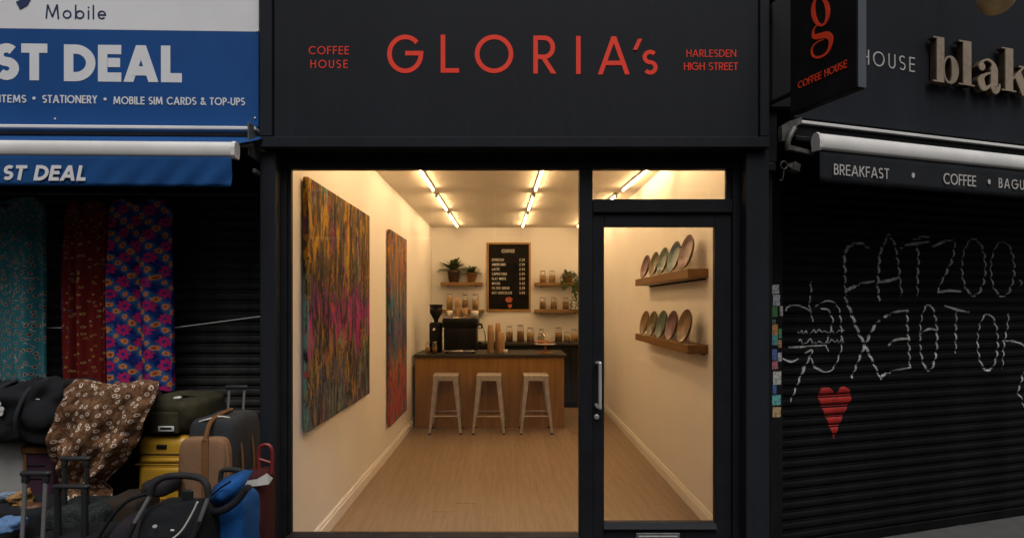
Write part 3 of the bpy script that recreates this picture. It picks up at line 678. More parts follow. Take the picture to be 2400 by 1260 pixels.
# bronze fat-face letters standing off the fascia
def blet(ch, p0, p1, pt, pb):
    D0, D1 = .012, .058
    (u0, v0), (u1, _), (_, vt) = RF.loc(p0, pb, fy-D1), RF.loc(p1, pb, fy-D1), RF.loc(p0, pt, fy-D1)
    W, H = u1-u0, vt-v0; m = MB(); m2 = MB(); f = lambda a_, b_, d: Vector((a_*W, -d, b_*H)); hw = .045*W/H
    def rect(a0, b0, a1, b1, e=0): m.prism([(a0, b0), (a1, b0), (a1, b1), (a0, b1)], f, D1-.008, D1+e); m2.prism([(a0, b0), (a1, b0), (a1, b1), (a0, b1)], f, D0, D1-.0085+e*.2)
    def st(pts, wd, e=.0006, cl=False): m.ribbon([(a_*W, b_*H) for a_, b_ in pts], [q*W for q in wd], lambda a_, b_, d: Vector((a_, -d, b_)), D1-.008, D1+e, cl); m2.ribbon([(a_*W, b_*H) for a_, b_ in pts], [q*W for q in wd], lambda a_, b_, d: Vector((a_, -d, b_)), D0, D1-.0085+e*.2, cl)
    ell = lambda cx, cy, rx_, ry_, n=32: [(cx+rx_*math.cos(2*PI*i/n), cy+ry_*math.sin(2*PI*i/n)) for i in range(n)]
    if ch == 'b':
        rect(.14, 0, .44, 1); rect(.0, .965, .14, 1, -.0006); rect(.0, 0, .14, .035, -.0006)
        n_ = 36; st(ell(.66, .31, .235, .29, n_), [.055+.24*max(0, math.cos(2*PI*i/n_))**1.3 for i in range(n_)], cl=True)
    elif ch == 'l':
        rect(.26, 0, .78, 1); rect(0, .965, .26, 1, -.0006); rect(0, 0, 1, .03, -.0006)
    elif ch == 'a':
        st(smooth_pts([(.12, .70), (.2, .86), (.42, .975), (.66, .9), (.74, .7), (.74, .3), (.76, .1), (.86, .05), (.97, .12), (.98, .24)], 5), [lerp_tab([(0, .1), (.2, .06), (.35, .12), (.45, .32), (.75, .32), (.82, .2), (.9, .08), (1, .05)], i/45) for i in range(46)])
        m.prism(ell(.2, .72, .14, .13, 20), f, D1-.008, D1+.0012); m2.prism(ell(.2, .72, .14, .13, 20), f, D0, D1-.0083)
        st(smooth_pts([(.62, .56), (.4, .5), (.22, .38), (.17, .2), (.28, .05), (.46, .06), (.62, .2)], 5), [lerp_tab([(0, .05), (.25, .1), (.45, .30), (.65, .26), (.8, .1), (1, .05)], i/30) for i in range(31)], .0018)
    else:
        rect(.12, 0, .40, 1); rect(.0, .97, .12, 1, -.0006); rect(.0, 0, .52, .03, -.0006)
        st([(.40, .30), (.80, .62)], [.05, .05]); st([(.55, .44), (.86, 0)], [.26, .28], .0012); rect(.62, .60, 1.0, .635, -.0012); rect(.66, 0, 1.05, .03, -.0018)
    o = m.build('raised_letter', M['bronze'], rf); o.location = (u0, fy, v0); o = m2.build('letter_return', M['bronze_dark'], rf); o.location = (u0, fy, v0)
for a_ in (('b', 2188, 2245, 84, 190), ('l', 2248, 2285, 93, 197), ('a', 2291, 2344, 134, 206), ('k', 2349, 2413, 110, 211)): blet(*a_)
# awning
ty = -.36
zt0 = RF.loc(1880, 281, ty)[1]
MB().box(rx(1874, ty), RX1, ty, fy-.001, zt0-.022, zt0, .004).build('awning_rail', M['white_metal'], rsh)
MB().box(rx(1872, ty), RX1, ty+.02, .3, zf0-.16, zt0-.023, .004).build('awning_cassette', M['black'], rsh)
ay = -.56; zc = RF.loc(1912, 332, ay)[1]; ax0 = rx(1910, ay)
prof = [(-.022, -.050), (-.030, -.035), (-.032, .0), (-.024, .034), (-.008, .048), (.008, .046), (.022, .03), (.026, .0), (.02, -.05)]
k = len(prof); m = MB(); m.add([(xx, ay+p, zc+z) for xx in (ax0+.02, RX1) for p, z in prof], [(i, (i+1) % k, k+(i+1) % k, k+i) for i in range(k)], True); m.build('awning_bar', M['white_metal'], rsh)
m = MB(); m.add([(xx, ay+p*1.15, zc+z*1.08) for xx in (ax0, ax0+.02) for p, z in prof], [(i, (i+1) % k, k+(i+1) % k, k+i) for i in range(k)]+[tuple(range(k)), tuple(range(k, 2*k))[::-1]]); m.build('bar_end_cap', M['white_metal'], rsh)
MB().grid(lambda u, v: Vector((ax0+.03+(RX1-ax0-.03)*u, ty+(ay-ty)*v, zt0-.10+(zc+.035-zt0+.10)*v-.012*math.sin(PI*v))), 30, 5).build('awning_fabric', M['black_canvas'], rsh)
zv1 = RF.loc(1925, 428, ay)[1]
va = MB().grid(lambda u, v: Vector((ax0+.02+(RX1-ax0-.02)*u, ay-.012+.006*v*math.sin(u*60), zc-.048+(zv1-zc+.048)*v)), 90, 5).build('awning_valance', M['black_canvas'], rsh)
md = va.modifiers.new('thickness', 'SOLIDIFY'); md.thickness = .003
vmp = plane_map(ay-.020)
for t_, p0, p1, pa, pb in (('BREAKFAST', 1954, 2083, 383.5, 409), ('COFFEE', 2211, 2287, 405, 431), ('BAGUETTES', 2340, 2462, 417, 440)):
    (u0, v0), (u1, _), (_, vt) = RF.loc(p0, pb, ay-.02), RF.loc(p1, pb, ay-.02), RF.loc(p0, pa, ay-.02)
    text_run(va, vmp, u0, v0, u1, vt-v0, t_, .12, M['grey_letter'], .002)
for px, py in ((2140, 411), (2318, 426)):
    u, v = RF.loc(px, py, ay-.02); MB().prism(arc(u, v, .0125, .0165, 0, 360, 16)[:-1], vmp, -.0002, .002).build('letter_dot', M['grey_letter'], va)
# folded awning arm, brackets and winding eye at the left end
m = MB(); by_ = -.50
def RB(px, py, yl=None):
    u, v = RF.loc(px, py, by_ if yl is None else yl); return Vector((u, by_ if yl is None else yl, v))
pl = [RB(*p) for p in ((1824, 300), (1842, 287), (1870, 278), (1870, 292), (1858, 299), (1846, 318), (1840, 332), (1824, 334))]
m.prism([(p.x, p.z) for p in pl], plane_map(by_), 0, .03); m.build('arm_bracket', M['grime_metal'], rsh)
m = MB(); m.tube(smooth_pts([RB(1862, 300, -.54), RB(1852, 318, -.545), RB(1846, 336, -.545), RB(1846, 352, -.54)], 4), .016, 8); m.build('folding_arm', M['grime_metal'], rsh)
m = MB(); a_, b_ = RB(1848, 346), RB(1905, 360); m.beam(a_, b_, .026, .026, .022, .022, (0, 0, 1)); m.build('folding_arm', M['grime_metal'], rsh)
m = MB(); a_ = RB(1808, 304, -.46); m.box(a_.x, a_.x+.035, -.47, -.40, RB(1808, 340, -.46).z, a_.z, .004); m.build('arm_bracket', M['grime_metal'], rsh)
m = MB(); c_ = RB(1836, 388, -.4)
m.tube([c_+Vector((.024*math.cos(t), -.003, .024*math.sin(t))) for t in [2*PI*i/14 for i in range(14)]], .006, 6, True)
m.tube(smooth_pts([c_+Vector((-.0, -.003, -.022)), c_+Vector((-.005, -.004, -.07)), c_+Vector((-.022, -.004, -.095)), c_+Vector((-.034, -.004, -.085))], 4), .0035, 6)
m.build('winding_hook', M['grime_metal'], rsh)
m = MB(); m.beam(c_+Vector((.02, 0, .004)), c_+Vector((.055, .0, -.0)), .012, .012, .03, .03, (0, 0, 1)); m.beam(c_+Vector((.055, 0, 0)), c_+Vector((.105, 0, -.012)), .052, .05, .046, .046, (0, 0, 1)); m.build('winding_gearbox', M['grime_metal'], rsh)
# pier with stickers
py_ = -.10
x0_, x1_ = rx(1805, py_), rx(1834, py_)
MB().box(x0_, x1_, py_, .35, -.018, 2.52, .003).build('pier', M['black'], rsh)
stick = [(1807, 1826, 667, 688, (.5, .5, .5), -4), (1812, 1828, 690, 716, (.42, .42, .5), 0), (1808, 1822, 718, 742, (.05, .19, .05), 0), (1828, 1835, 717, 740, (.4, .4, .38), 0), (1810, 1823, 760, 784, (.5, .24, .07), 0), (1825, 1832, 770, 792, (.08, .28, .12), 0),
         (1810, 1823, 784, 808, (.08, .30, .30), 0), (1824, 1832, 796, 814, (.42, .22, .12), 0), (1809, 1821, 818, 843, (.08, .13, .32), 3), (1823, 1832, 826, 846, (.42, .42, .44), 0), (1809, 1823, 846, 864, (.42, .14, .16), -5), (1812, 1831, 870, 900, (.46, .46, .44), 0),
         (1811, 1820, 902, 922, (.05, .12, .36), 0), (1810, 1830, 926, 948, (.12, .40, .38), 0), (1811, 1830, 954, 976, (.48, .33, .16), 3), (1808, 1818, 748, 758, (.05, .15, .1), 0)]
for i, (p0, p1, q0, q1, c, rot) in enumerate(stick):
    yl = py_-.0006-.0003*(i % 3); (u0, v1) = RF.loc(p0, q0, yl); (u1, v0) = RF.loc(p1, q1, yl)
    n = N('sticker_print', .5); f = n.noise(55, detail=1); n.col(n.mix(n.step(f, .50, .56), c, tuple(min(.6, k*.45+.03) for k in c)))
    m = MB().box(-(u1-u0)/2, (u1-u0)/2, 0, .0006, -(v1-v0)/2, (v1-v0)/2); o = m.build('sticker', n.m, rsh); o.location = ((u0+u1)/2, yl, (v0+v1)/2); o.rotation_euler = (0, R_(rot), 0)
# roller shutter
PT, DP = .071, .013
me, PROF = slat_mesh('slat', .0, RX1, PT, DP, M['shutter'])
MB().box(-.01, RX1, .005, .03, -.018, 2.55).build('shutter_backing', M['black'], rsh)
MB().box(-.01, RX1, .032, .35, 2.50, 2.75).build('shutter_housing', M['black'], rsh)
z_ = .05
while z_ < 2.5:
    o = link('slat', me, rsh); o.location = (0, 0, z_); z_ += PT
MB().box(0, RX1, -.018, .004, -.016, .0495, .004).build('bottom_rail', M['shutter'], rsh)
MB().box(-.035, .004, -.05, .03, -.018, 2.5, .004).build('guide_channel', M['black'], rsh)
def on_slat(u, v):
    s = ((v-.05)/PT) % 1.; p = 0
    for (a, pa), (b, pb) in zip(PROF, PROF[1:]):
        if a <= s <= b: p = pa+(pb-pa)*(s-a)/(b-a); break
    return Vector((u, -DP*p-.0022, v)), s
def spray(strokes, wd, name, mat):
    m = MB()
    for pts in strokes:
        P = [Vector((*RF.loc(px, py, -.01), 0)) for px, py in pts]
        P = [Vector((p[0], p[1])) for p in smooth_pts(P, 8)] if len(P) > 2 else [Vector((p.x, p.y)) for p in P]
        Q = []
        for a, b in zip(P, P[1:]):
            k = max(1, int((b-a).length/.006)); Q += [a.lerp(b, i/k) for i in range(k)]
        Q.append(P[-1]); n_ = len(Q)
        if n_ < 3: continue
        rows = []
        for i in range(n_):
            t = (Q[min(i+1, n_-1)]-Q[max(i-1, 0)]).normalized(); nn = Vector((-t.y, t.x))
            ww = 1.1*wd*(.62+.38*math.sin(PI*min(1, .12+i/n_)))*(1+.25*noise.noise(Vector((Q[i].x*30, Q[i].y*30, 0))))
            rows.append([on_slat(*(Q[i]+nn*ww*k)) for k in (-.5, -.17, .17, .5)])
        for i in range(n_-1):
            for k in range(3):
                q = [rows[i][k], rows[i][k+1], rows[i+1][k+1], rows[i+1][k]]
                ss = [s for _, s in q]
                if max(ss)-min(ss) < .4 and max(ss) < .955 and not (.765 < sum(ss)/4 < .795): m.add([p for p, _ in q], [(0, 1, 2, 3)])
    o = m.build(name, mat, rsh); o['kind'] = 'stuff'; return o
q7 = lambda L: [(1780+x/2.739, 440+y/2.739) for x, y in L]
q8 = lambda L: [(1780+x/3.073, 850+y/3.073) for x, y in L]
def el7(cx, cy, rx_, ry_): return q7([(cx+rx_*math.sin(t), cy-ry_*math.cos(t)) for t in [2*PI*i/22 for i in range(23)]])
spray([q7([(705, 385), (650, 360), (575, 375), (545, 440), (550, 540), (550, 640), (560, 690)]), q7([(545, 665), (640, 620), (735, 600)])], .021, 'graffiti_letter', M['graffiti'])
spray([q7([(770, 725), (760, 640), (765, 520), (775, 420), (800, 360), (830, 305), (860, 350), (880, 420), (895, 520), (905, 620), (915, 700)]), q7([(760, 605), (830, 595), (905, 570)])], .020, 'graffiti_letter', M['graffiti'])
spray([q7([(905, 390), (960, 365), (1090, 345)]), q7([(1010, 360), (1020, 450), (1015, 560), (1015, 700)]), q7([(990, 330), (1050, 318), (1095, 320)])], .019, 'graffiti_letter', M['graffiti'])
spray([q7([(1110, 380), (1180, 345), (1255, 330)]), q7([(1255, 345), (1240, 450), (1200, 540), (1165, 610), (1140, 670)]), q7([(1140, 672), (1210, 660), (1290, 665)])], .019, 'graffiti_letter', M['graffiti'])
spray([el7(1375, 510, 75, 180)], .018, 'graffiti_letter', M['graffiti']); spray([el7(1560, 520, 75, 175)], .018, 'graffiti_letter', M['graffiti'])
spray([q7([(1670, 590), (1680, 610), (1675, 630)])], .018, 'graffiti_letter', M['graffiti'])
spray([q7([(545, 700), (580, 780), (620, 890), (670, 1000), (720, 1100), (780, 1230)]), q7([(770, 850), (730, 900), (690, 980), (650, 1070), (610, 1170), (590, 1220)])], .022, 'graffiti_letter', M['graffiti'])
spray([q7([(800, 830), (860, 800), (950, 785)]), q7([(950, 785), (950, 900), (960, 1000), (965, 1150)]), q7([(830, 1010), (870, 975), (960, 965)]), q7([(780, 1210), (840, 1180), (970, 1150)])], .018, 'graffiti_letter', M['graffiti'])
spray([el7(1085, 960, 55, 210), q7([(1035, 935), (1085, 905), (1140, 915)])], .017, 'graffiti_letter', M['graffiti'])
spray([q7([(1190, 755), (1260, 780), (1350, 800)]), q7([(1265, 790), (1260, 900), (1260, 1060)])], .016, 'graffiti_letter', M['graffiti'])
spray([el7(1465, 990, 65, 180)], .017, 'graffiti_letter', M['graffiti'])
spray([q7([(1600, 800), (1590, 900), (1570, 1000), (1560, 1160)]), q7([(1560, 980), (1640, 985), (1690, 1010), (1730, 1060)])], .015, 'graffiti_letter', M['graffiti'])
spray([q8([(1905, 60), (1880, 150), (1860, 210), (1890, 260), (1900, 320)])], .014, 'graffiti_letter', M['graffiti'])
sq = [q7([(360, 760), (430, 725), (490, 745), (515, 800), (525, 900), (530, 1000), (510, 1080), (470, 1160), (410, 1180), (350, 1150)]), q7([(390, 775), (440, 785), (470, 850), (450, 930), (430, 1000), (440, 1050)]),
      q7([(165, 790), (180, 765), (230, 750), (280, 765), (330, 800), (340, 860)]), q7([(330, 600), (330, 660), (320, 740), (330, 800)]), q7([(190, 1022), (300, 1018), (430, 1010)]), q7([(150, 1095), (200, 1115), (250, 1095)]),
      q7([(290, 1060), (330, 1040), (335, 1060), (310, 1110), (280, 1180), (245, 1250)]), q7([(330, 1090), (350, 1140), (410, 1180)]), q8([(320, 20), (285, 120), (250, 210), (222, 280)])]
spray(sq, .012, 'graffiti_scribble', M['graffiti'])
rr = random.Random(5)
spray([q7([(150+x*26+(y-k)*.1, y+rr.uniform(-16, 16)*(1 if j % 2 else -1)) for j, x in enumerate([i*.5 for i in range(24)])]) for k, y in ((0, 925), (0, 985))], .009, 'graffiti_scribble', M['graffiti'])
# painted heart, laid over the slats
hp = [(545, 232), (532, 205), (505, 178), (470, 172), (440, 185), (420, 222), (424, 262), (440, 305), (462, 355), (486, 415), (512, 480), (535, 548), (560, 480), (585, 415), (612, 350), (640, 298), (657, 258), (658, 220), (640, 185), (610, 168), (578, 176), (556, 205)]
hp = [RF.loc(px, py, -.01) for px, py in q8(hp)]
def inside(u, v):
    c = False
    for (a, b), (d, e) in zip(hp, hp[1:]+hp[:1]):
        if (b > v) != (e > v) and u < (d-a)*(v-b)/(e-b)+a: c = not c
    return c
u0, u1 = min(p[0] for p in hp), max(p[0] for p in hp); v0, v1 = min(p[1] for p in hp), max(p[1] for p in hp)
m = MB(); st_ = .004; nu = int((u1-u0)/st_); nv = int((v1-v0)/st_)
for j in range(nv):
    for i in range(nu):
        a, b = u0+i*st_, v0+j*st_; q = [on_slat(a, b), on_slat(a+st_, b), on_slat(a+st_, b+st_), on_slat(a, b+st_)]; ss = [s for _, s in q]
        if inside(a+st_/2, b+st_/2) and max(ss)-min(ss) < .3 and not any(.74 < s < .80 or s > .94 for s in ss): m.add([p for p, _ in q], [(0, 1, 2, 3)], True)
o = m.build('painted_heart', M['heart'], rsh); o['kind'] = 'stuff'
# swan-neck lamp over the bronze letters
u, v = RF.loc(2338, -8, -.62); c_ = Vector((u, -.62, v))
w_ = Vector((u*RF.c-c_.y*RF.s+RF.ox, u*RF.s+c_.y*RF.c+RF.oy, v))
lamp = thing('swan_neck_lamp', 'brass swan neck lamp shade over the bronze letters', 'lamp', w_, RF.a)
ax = Vector((.55, .45, .10)).normalized(); Q = ax.to_track_quat('Z', 'Y').to_matrix()
m = MB(); m.lathe([(r_*1.0, z_*1.0) for r_, z_ in [(.018, -.10), (.022, -.085), (.05, -.075), (.078, -.05), (.092, -.01), (.100, .045), (.102, .05), (.098, .05), (.088, -.008), (.07, -.045), (.03, -.066)]], 28, (0, 0, 0), Q); m.build('lamp_shade', M['brass'], lamp)
m = MB(); m.tube(smooth_pts([Q @ Vector((0, 0, -.10)), Q @ Vector((0, 0, -.13))+Vector((0, 0, .03)), Vector((-.10, .02, .20)), Vector((-.05, .18, .30)), Vector((-.02, .316, .26))], 6), .009, 8); m.build('lamp_arm', M['brass'], lamp)
m = MB(); m.lathe([(.0, 0), (.035, 0), (.035, .012), (.0, .02)], 16, (-.02, .32, .26), Matrix.Rotation(PI/2, 3, 'X')); m.build('wall_plate', M['brass'], lamp)
m = MB(); m.blob(Q @ Vector((0, 0, -.02)), (.025, .025, .025), 1, 1, nu=14, nv=8); m.build('bulb', M['cream_cup'], lamp)

# ================================================================ INTERIOR: tube lights
def tube_light(row, k, a, b, label):
    a, b = Vector(a), Vector(b); c = (a+b)/2; d = b-a; L = d.length; ang = math.atan2(d.y, d.x)
    t = thing('ceiling_tube_light', label, 'ceiling light', (c.x, c.y, ZC), ang, 'tube lights in three rows on the cafe ceiling')
    MB().box(-L/2, L/2, -.019, .019, -.020, -.0005, .003).build('housing', M['led_case'], t)
    MB().tube([(-L/2+.015, 0, -.031), (L/2-.015, 0, -.031)], .0095, 10).build('glowing_tube', M['led'], t)
    m = MB(); m.box(-L/2, -L/2+.014, -.016, .016, -.05, -.021, .003); m.build('end_cap', M['led_case'], t)
    m = MB(); m.box(L/2-.014, L/2, -.016, .016, -.05, -.021, .003); m.build('end_cap', M['led_case'], t)
rows = [('left', lambda Y: -.878), ('middle', lambda Y: .315-.1*(Y-2.4)/3.9), ('right', lambda Y: 1.34-.21*(Y-2.4)/3.9)]
segs = [(.22, 1.75), (1.95, 3.22), (3.54, 4.59), (4.88, 6.24)]
names = ['nearest the street', 'second from the street', 'third from the street', 'nearest the back wall']
for rn, fx_ in rows:
    for k, (y0, y1) in enumerate(segs):
        tube_light(rn, k, (fx_(y0), y0, 0), (fx_(y1), y1, 0), f'glowing warm tube light in the {rn} ceiling row, {("nearest the street", "second from the street", "third from the street", "nearest the back wall")[k]}')

# ================================================================ INTERIOR: paintings
def painting_mat(name, hgt, seed, top, mid, low, gold, dark, cool, warm):
    n = N(name, .7, spec=.15); x, y, z = n.xyz()
    def streak(sy_, sz_, k, det=7, di=.8): return n.noise(1, n.map((sy_, sy_, sz_), None, (seed+k, seed*2+k*3, k*5)), det, .76, di)
    st = streak(4.5, 1.5, 1); hh = n.ma('ADD', n.ma('DIVIDE', z, hgt), n.ma('MULTIPLY', n.ma('SUBTRACT', st, .5), .9))
    c = n.ramp(hh, [(.12, low[0]), (.34, low[1]), (.41, mid[0]), (.50, mid[1]), (.56, top[0]), (.85, top[1])])
    def lay(c, k, a, b, colr, sy_, sz_, m=None, det=7):
        f = n.step(streak(sy_, sz_, k, det), a, b)
        if m is not None: f = n.ma('MULTIPLY', f, m)
        return n.mix(f, c, colr)
    up = n.step(hh, .50, .66); dn = n.step(hh, .44, .28)
    c = lay(c, 2, .48, .53, dark, 9, 2.0)
    c = lay(c, 3, .525, .565, gold, 8, 1.7, up)
    c = lay(c, 4, .55, .59, n.mix(.5, gold, top[1]), 20, 4.0, up)
    c = lay(c, 5, .51, .56, n.mix(.35, gold, low[0]), 9, 3.0, dn)
    c = lay(c, 11, .54, .58, low[0], 12, 3.2, dn); c = lay(c, 12, .57, .61, mid[1], 9, 2.4)
    c = lay(c, 6, .575, .605, cool, 5.5, 1.6)
    c = lay(c, 7, .585, .615, warm, 6, 2.0)
    c = lay(c, 8, .56, .60, dark, 34, 6.0)
    fine = streak(60, 12, 9, 4)
    c = n.mix(n.ma('MULTIPLY', n.step(fine, .42, .62), .45), c, n.mix(.6, c, dark))
    n.col(c); n.bump(n.ma('ADD', fine, st), .9, .008); return n.m
m1 = painting_mat('streaked_gold_magenta_canvas', 1.65, 1.7, [(.065, .045, .035), (.12, .075, .022)], [(.42, .02, .27), (.17, .03, .20)], [(.07, .085, .12), (.20, .145, .045)], (.50, .27, .012), (.016, .016, .018), (.13, .26, .22), (.40, .06, .06))
m2 = painting_mat('streaked_teal_orange_canvas', 2.15, 4.1, [(.03, .17, .24), (.30, .13, .06)], [(.02, .13, .20), (.24, .06, .14)], [(.36, .05, .03), (.40, .13, .02)], (.50, .22, .02), (.012, .045, .08), (.02, .20, .28), (.36, .05, .04))
def painting(y0, y1, z0, z1, mat, label):
    t = thing('canvas_painting', label, 'painting', (XL+.002, y0, z0), 0, 'canvases on the left cafe wall')
    MB().box(.012, .045, 0, y1-y0, 0, z1-z0, .003).build('canvas', mat, t)
    MB().box(0, .0118, .04, y1-y0-.04, .04, z1-z0-.04).build('stretcher_frame', M['shelfwood'], t)
painting(.345, 1.98, .855, 2.503, m1, 'large abstract canvas streaked gold and magenta, nearest the window')
painting(2.905, 3.91, .35, 2.502, m2, 'narrow looking abstract canvas in teal and orange, nearer the counter')

# ================================================================ INTERIOR: counter and stools
CYF, CT = 4.5, 1.005
cx0, cx1 = -1.295, .741
ctr = thing('service_counter', 'wooden service counter with dark worktop behind three stools', 'counter', ((cx0+cx1)/2, 4.9, 0))
pw = (cx1-cx0)/4
for i in range(4): MB().box(cx0+i*pw+.001, cx0+(i+1)*pw-.001, CYF, CYF+.03, .0, CT-.042, .0015).build('front_panel', M['counterwood'], ctr, True)
MB().box(cx1-.03, cx1-.0012, CYF+.031, 5.30, .0, CT-.042, .002).build('end_panel', M['counterwood'], ctr, True)
MB().box(cx0, cx0+.03, CYF+.031, 5.30, .0, CT-.042, .002).build('end_panel', M['counterwood'], ctr, True)
MB().box(cx0-.02, cx1+.03, CYF-.03, 5.34, CT-.040, CT, .004).build('worktop', M['counter_top'], ctr, True)
MB().box(cx0+.03, cx1-.03, 4.9, 5.26, .45, .47).build('inner_shelf', M['cab'], ctr, True)
bct = thing('back_counter', 'low charcoal back counter along the rear cafe wall', 'counter', (.4, 6.3, 0))
MB().box(-.55, XR-.02, 6.06, YB-.002, .08, 1.02).build('cabinet', M['cab'], bct, True)
for i in range(4): MB().box(-.545+i*.51, -.545+i*.51+.50, 6.042, 6.0595, .10, 1.0, .003).build('cabinet_door', M['cab'], bct, True)
MB().box(-.56, XR-.015, 6.02, YB-.002, 1.021, 1.062, .004).build('worktop', M['counter_top'], bct, True)
MB().box(-.55, XR-.02, 6.10, YB-.01, .0005, .079).build('plinth', M['black'], bct, True)

def stool(px, yc, label, rz):
    t = thing('bar_stool', label, 'bar stool', (X(px, yc), yc, 0), rz, 'steel stools along the counter front')
    H = .765; s = .165; f = .215
    m = MB(); m.rbox(-s, s, -s, s, H-.022, H, .02, 3); m.build('seat', M['stool'], t)
    m = MB(); q = s-.006
    for sx, sy_, ex, ey in ((-1, -1, 1, -1), (1, -1, 1, 1), (1, 1, -1, 1), (-1, 1, -1, -1)):
        ox, oy = (0, sy_*0) , 0
        m.beam((sx*q, sy_*q, H-.045), (ex*q, ey*q, H-.045), .006, .058, .006, .058, (0, 0, 1))
    m.build('apron', M['stool'], t)
    for sx in (-1, 1):
        for sy_ in (-1, 1):
            m = MB(); a = Vector((sx*(s-.010), sy_*(s-.010), H-.03)); b = Vector((sx*f, sy_*f, .02))
            # folded sheet leg: two tapering flanges meeting at the outer corner
            V = []
            for p, w_ in ((a, .062), (b, .030)):
                V += [p, p+Vector((-sx*w_, 0, 0)), p+Vector((-sx*w_, -sy_*.004, 0)), p+Vector((-sx*.004, -sy_*.004, 0)), p+Vector((-sx*.004, -sy_*w_, 0)), p+Vector((0, -sy_*w_, 0))]
            m.add(V, [(i, (i+1) % 6, 6+(i+1) % 6, 6+i) for i in range(6)]+[(0,1,2,3,4,5), (11,10,9,8,7,6)])
            l_ = m.build('leg', M['stool'], t)
            MB().box(b.x-sx*.034, b.x+sx*.004, b.y-sy_*.034, b.y+sy_*.004, .0008, .022, .004).build('foot_cap', M['rubber'], l_)
    zz = .235; k = (H-.03-zz)/(H-.05); e = s-.01+(f-s+.01)*k-.012
    for a, b in (((-e, -e), (e, -e)), ((-e, e), (e, e)), ((-e, -e), (-e, e)), ((e, -e), (e, e))):
        MB().tube([(a[0], a[1], zz), (b[0], b[1], zz)], .0075, 8).build('rung', M['stool'], t)
stool(1046, 4.30, 'steel bar stool nearest the left wall, first of three', R_(2))
stool(1147, 4.30, 'middle one of the three steel bar stools at the counter', R_(-1))
stool(1255, 4.30, 'steel bar stool at the open right end of the counter', R_(1.5))

# ---------------------------------------------------------------- back wall shelves and menu board
SB = YB-.22
def bshelf(p0, p1, py, label):
    x0, x1, zt_ = X(p0, SB), X(p1, SB), Z(py, SB)
    t = thing('wall_shelf', label, 'shelf', ((x0+x1)/2, YB-.001, zt_-.06), 0, 'oak shelves on the back wall')
    MB().box(x0, x1, SB, YB-.001, zt_-.058, zt_, .003).build('board', M['shelfwood_x'], t, True)
    for xx in (x0+.12, x1-.12): MB().box(xx-.012, xx+.012, SB+.05, YB-.001, zt_-.072, zt_-.0585, .002).build('support', M['black'], t, True)
    return zt_
zs1 = bshelf(1032, 1131, 661, 'oak shelf with two potted plants left of the menu board')
zs2 = bshelf(1034, 1133, 725, 'oak shelf with jars behind the coffee machine')
zs3 = bshelf(1253, 1366, 662, 'upper oak shelf right of the menu board with trailing plant')
zs4 = bshelf(1253, 1366, 725, 'lower oak shelf right of the menu board with jars')
b0, b1, bt, bb = X(1141, YB-.03), X(1244, YB-.03), Z(568, YB-.03), Z(729, YB-.03)
mb_ = thing('menu_board', 'black chalk menu board in oak frame on the back wall', 'menu board', ((b0+b1)/2, YB-.001, bb))
MB().box(b0+.02, b1-.02, YB-.022, YB-.001, bb+.02, bt-.02).build('blackboard', M['board'], mb_, True)
for a in ((b0, b0+.032, bb, bt), (b1-.032, b1, bb, bt), (b0+.0325, b1-.0325, bb, bb+.032), (b0+.0325, b1-.0325, bt-.032, bt)):
    MB().box(a[0], a[1], YB-.034, YB-.0015, a[2], a[3], .003).build('frame_side', M['frame_oak'], mb_, True)
bmp2 = lambda u, v, d: Vector((u, YB-.0222-d, v))-mb_.location
def mline(t_, p0, p1, pa, pb, mat=None):
    y_ = YB-.022; o = text_run(mb_, bmp2, X(p0, y_), Z(pb, y_), X(p1, y_), Z(pa, y_)-Z(pb, y_), t_, .16, mat or M['chalk'], .001, joined=True, name='chalk_print')
    o[0]['kind'] = 'stuff'
mline('COFFEE', 1176, 1206, 584, 592)
for i, (t_, p1, pr) in enumerate((('ESPRESSO', 1181, '2.20'), ('AMERICANO', 1185, '2.50'), ('LATTE', 1171, '2.95'), ('CAPPUCCINO', 1188, '2.95'), ('FLAT WHITE', 1186, '3.00'), ('MOCHA', 1172, '3.45'), ('FILTER BREW', 1194, '3.25'), ('HOT CHOCOLATE', 1200, '3.00'))):
    y_ = 605.5+i*11.05; mline(t_, 1153, p1, y_, y_+6); mline(pr, 1217, 1230, y_, y_+6)
y_ = YB-.022; m = MB()
for i, a in enumerate((20, 75, 130, 185, 240, 300)): 
    cx_, cz_ = X(1193+5*math.cos(R_(a)), y_), Z(702-3.6*math.sin(R_(a)), y_); m.prism(arc(cx_, cz_, .028, .022, 0, 360, 10)[:-1], bmp2, 0, .001+i*.0002)
m.build('chalk_flower', M['chalk_red'], mb_)
m = MB(); m.prism([(X(1190, y_), Z(713, y_)), (X(1200, y_), Z(713, y_)), (X(1198, y_), Z(721, y_)), (X(1192, y_), Z(721, y_))], bmp2, 0, .001); m.build('chalk_cup', M['chalk_red'], mb_)

# ---------------------------------------------------------------- jars, cups, plants, machine
def jar(px, Y, z, h, r, mat, label, lid='clip', fill=.62, group='glass jars of coffee and dry goods'):
    t = thing('storage_jar', label, 'jar', (X(px, Y), Y, z+.0006), 0, group)
    MB().lathe([(0, .004), (r*.94, .004), (r*.94, h*fill), (0, h*fill+.004)], 16).build('contents', M[mat], t)
    MB().lathe([(0, 0), (r, 0), (r, h*.78), (r*.8, h*.88), (r*.8, h*.93), (0, h*.93)], 16).build('glass_body', M['jar_glass'], t)
    m = MB(); m.lathe([(0, h*.932), (r*.84, h*.932), (r*.84, h*.985), (0, h)], 16); m.build('lid', M['lid'] if lid == 'clip' else M['jar_glass'], t)
    return t
q = 'on the upper right shelf'
jar(1272, SB+.1, zs3, .21, .053, 'grain', 'leftmost glass jar of tan contents on upper right wall shelf'); jar(1294, SB+.1, zs3, .21, .053, 'grain', 'second glass jar beside the trailing plant on upper right shelf')
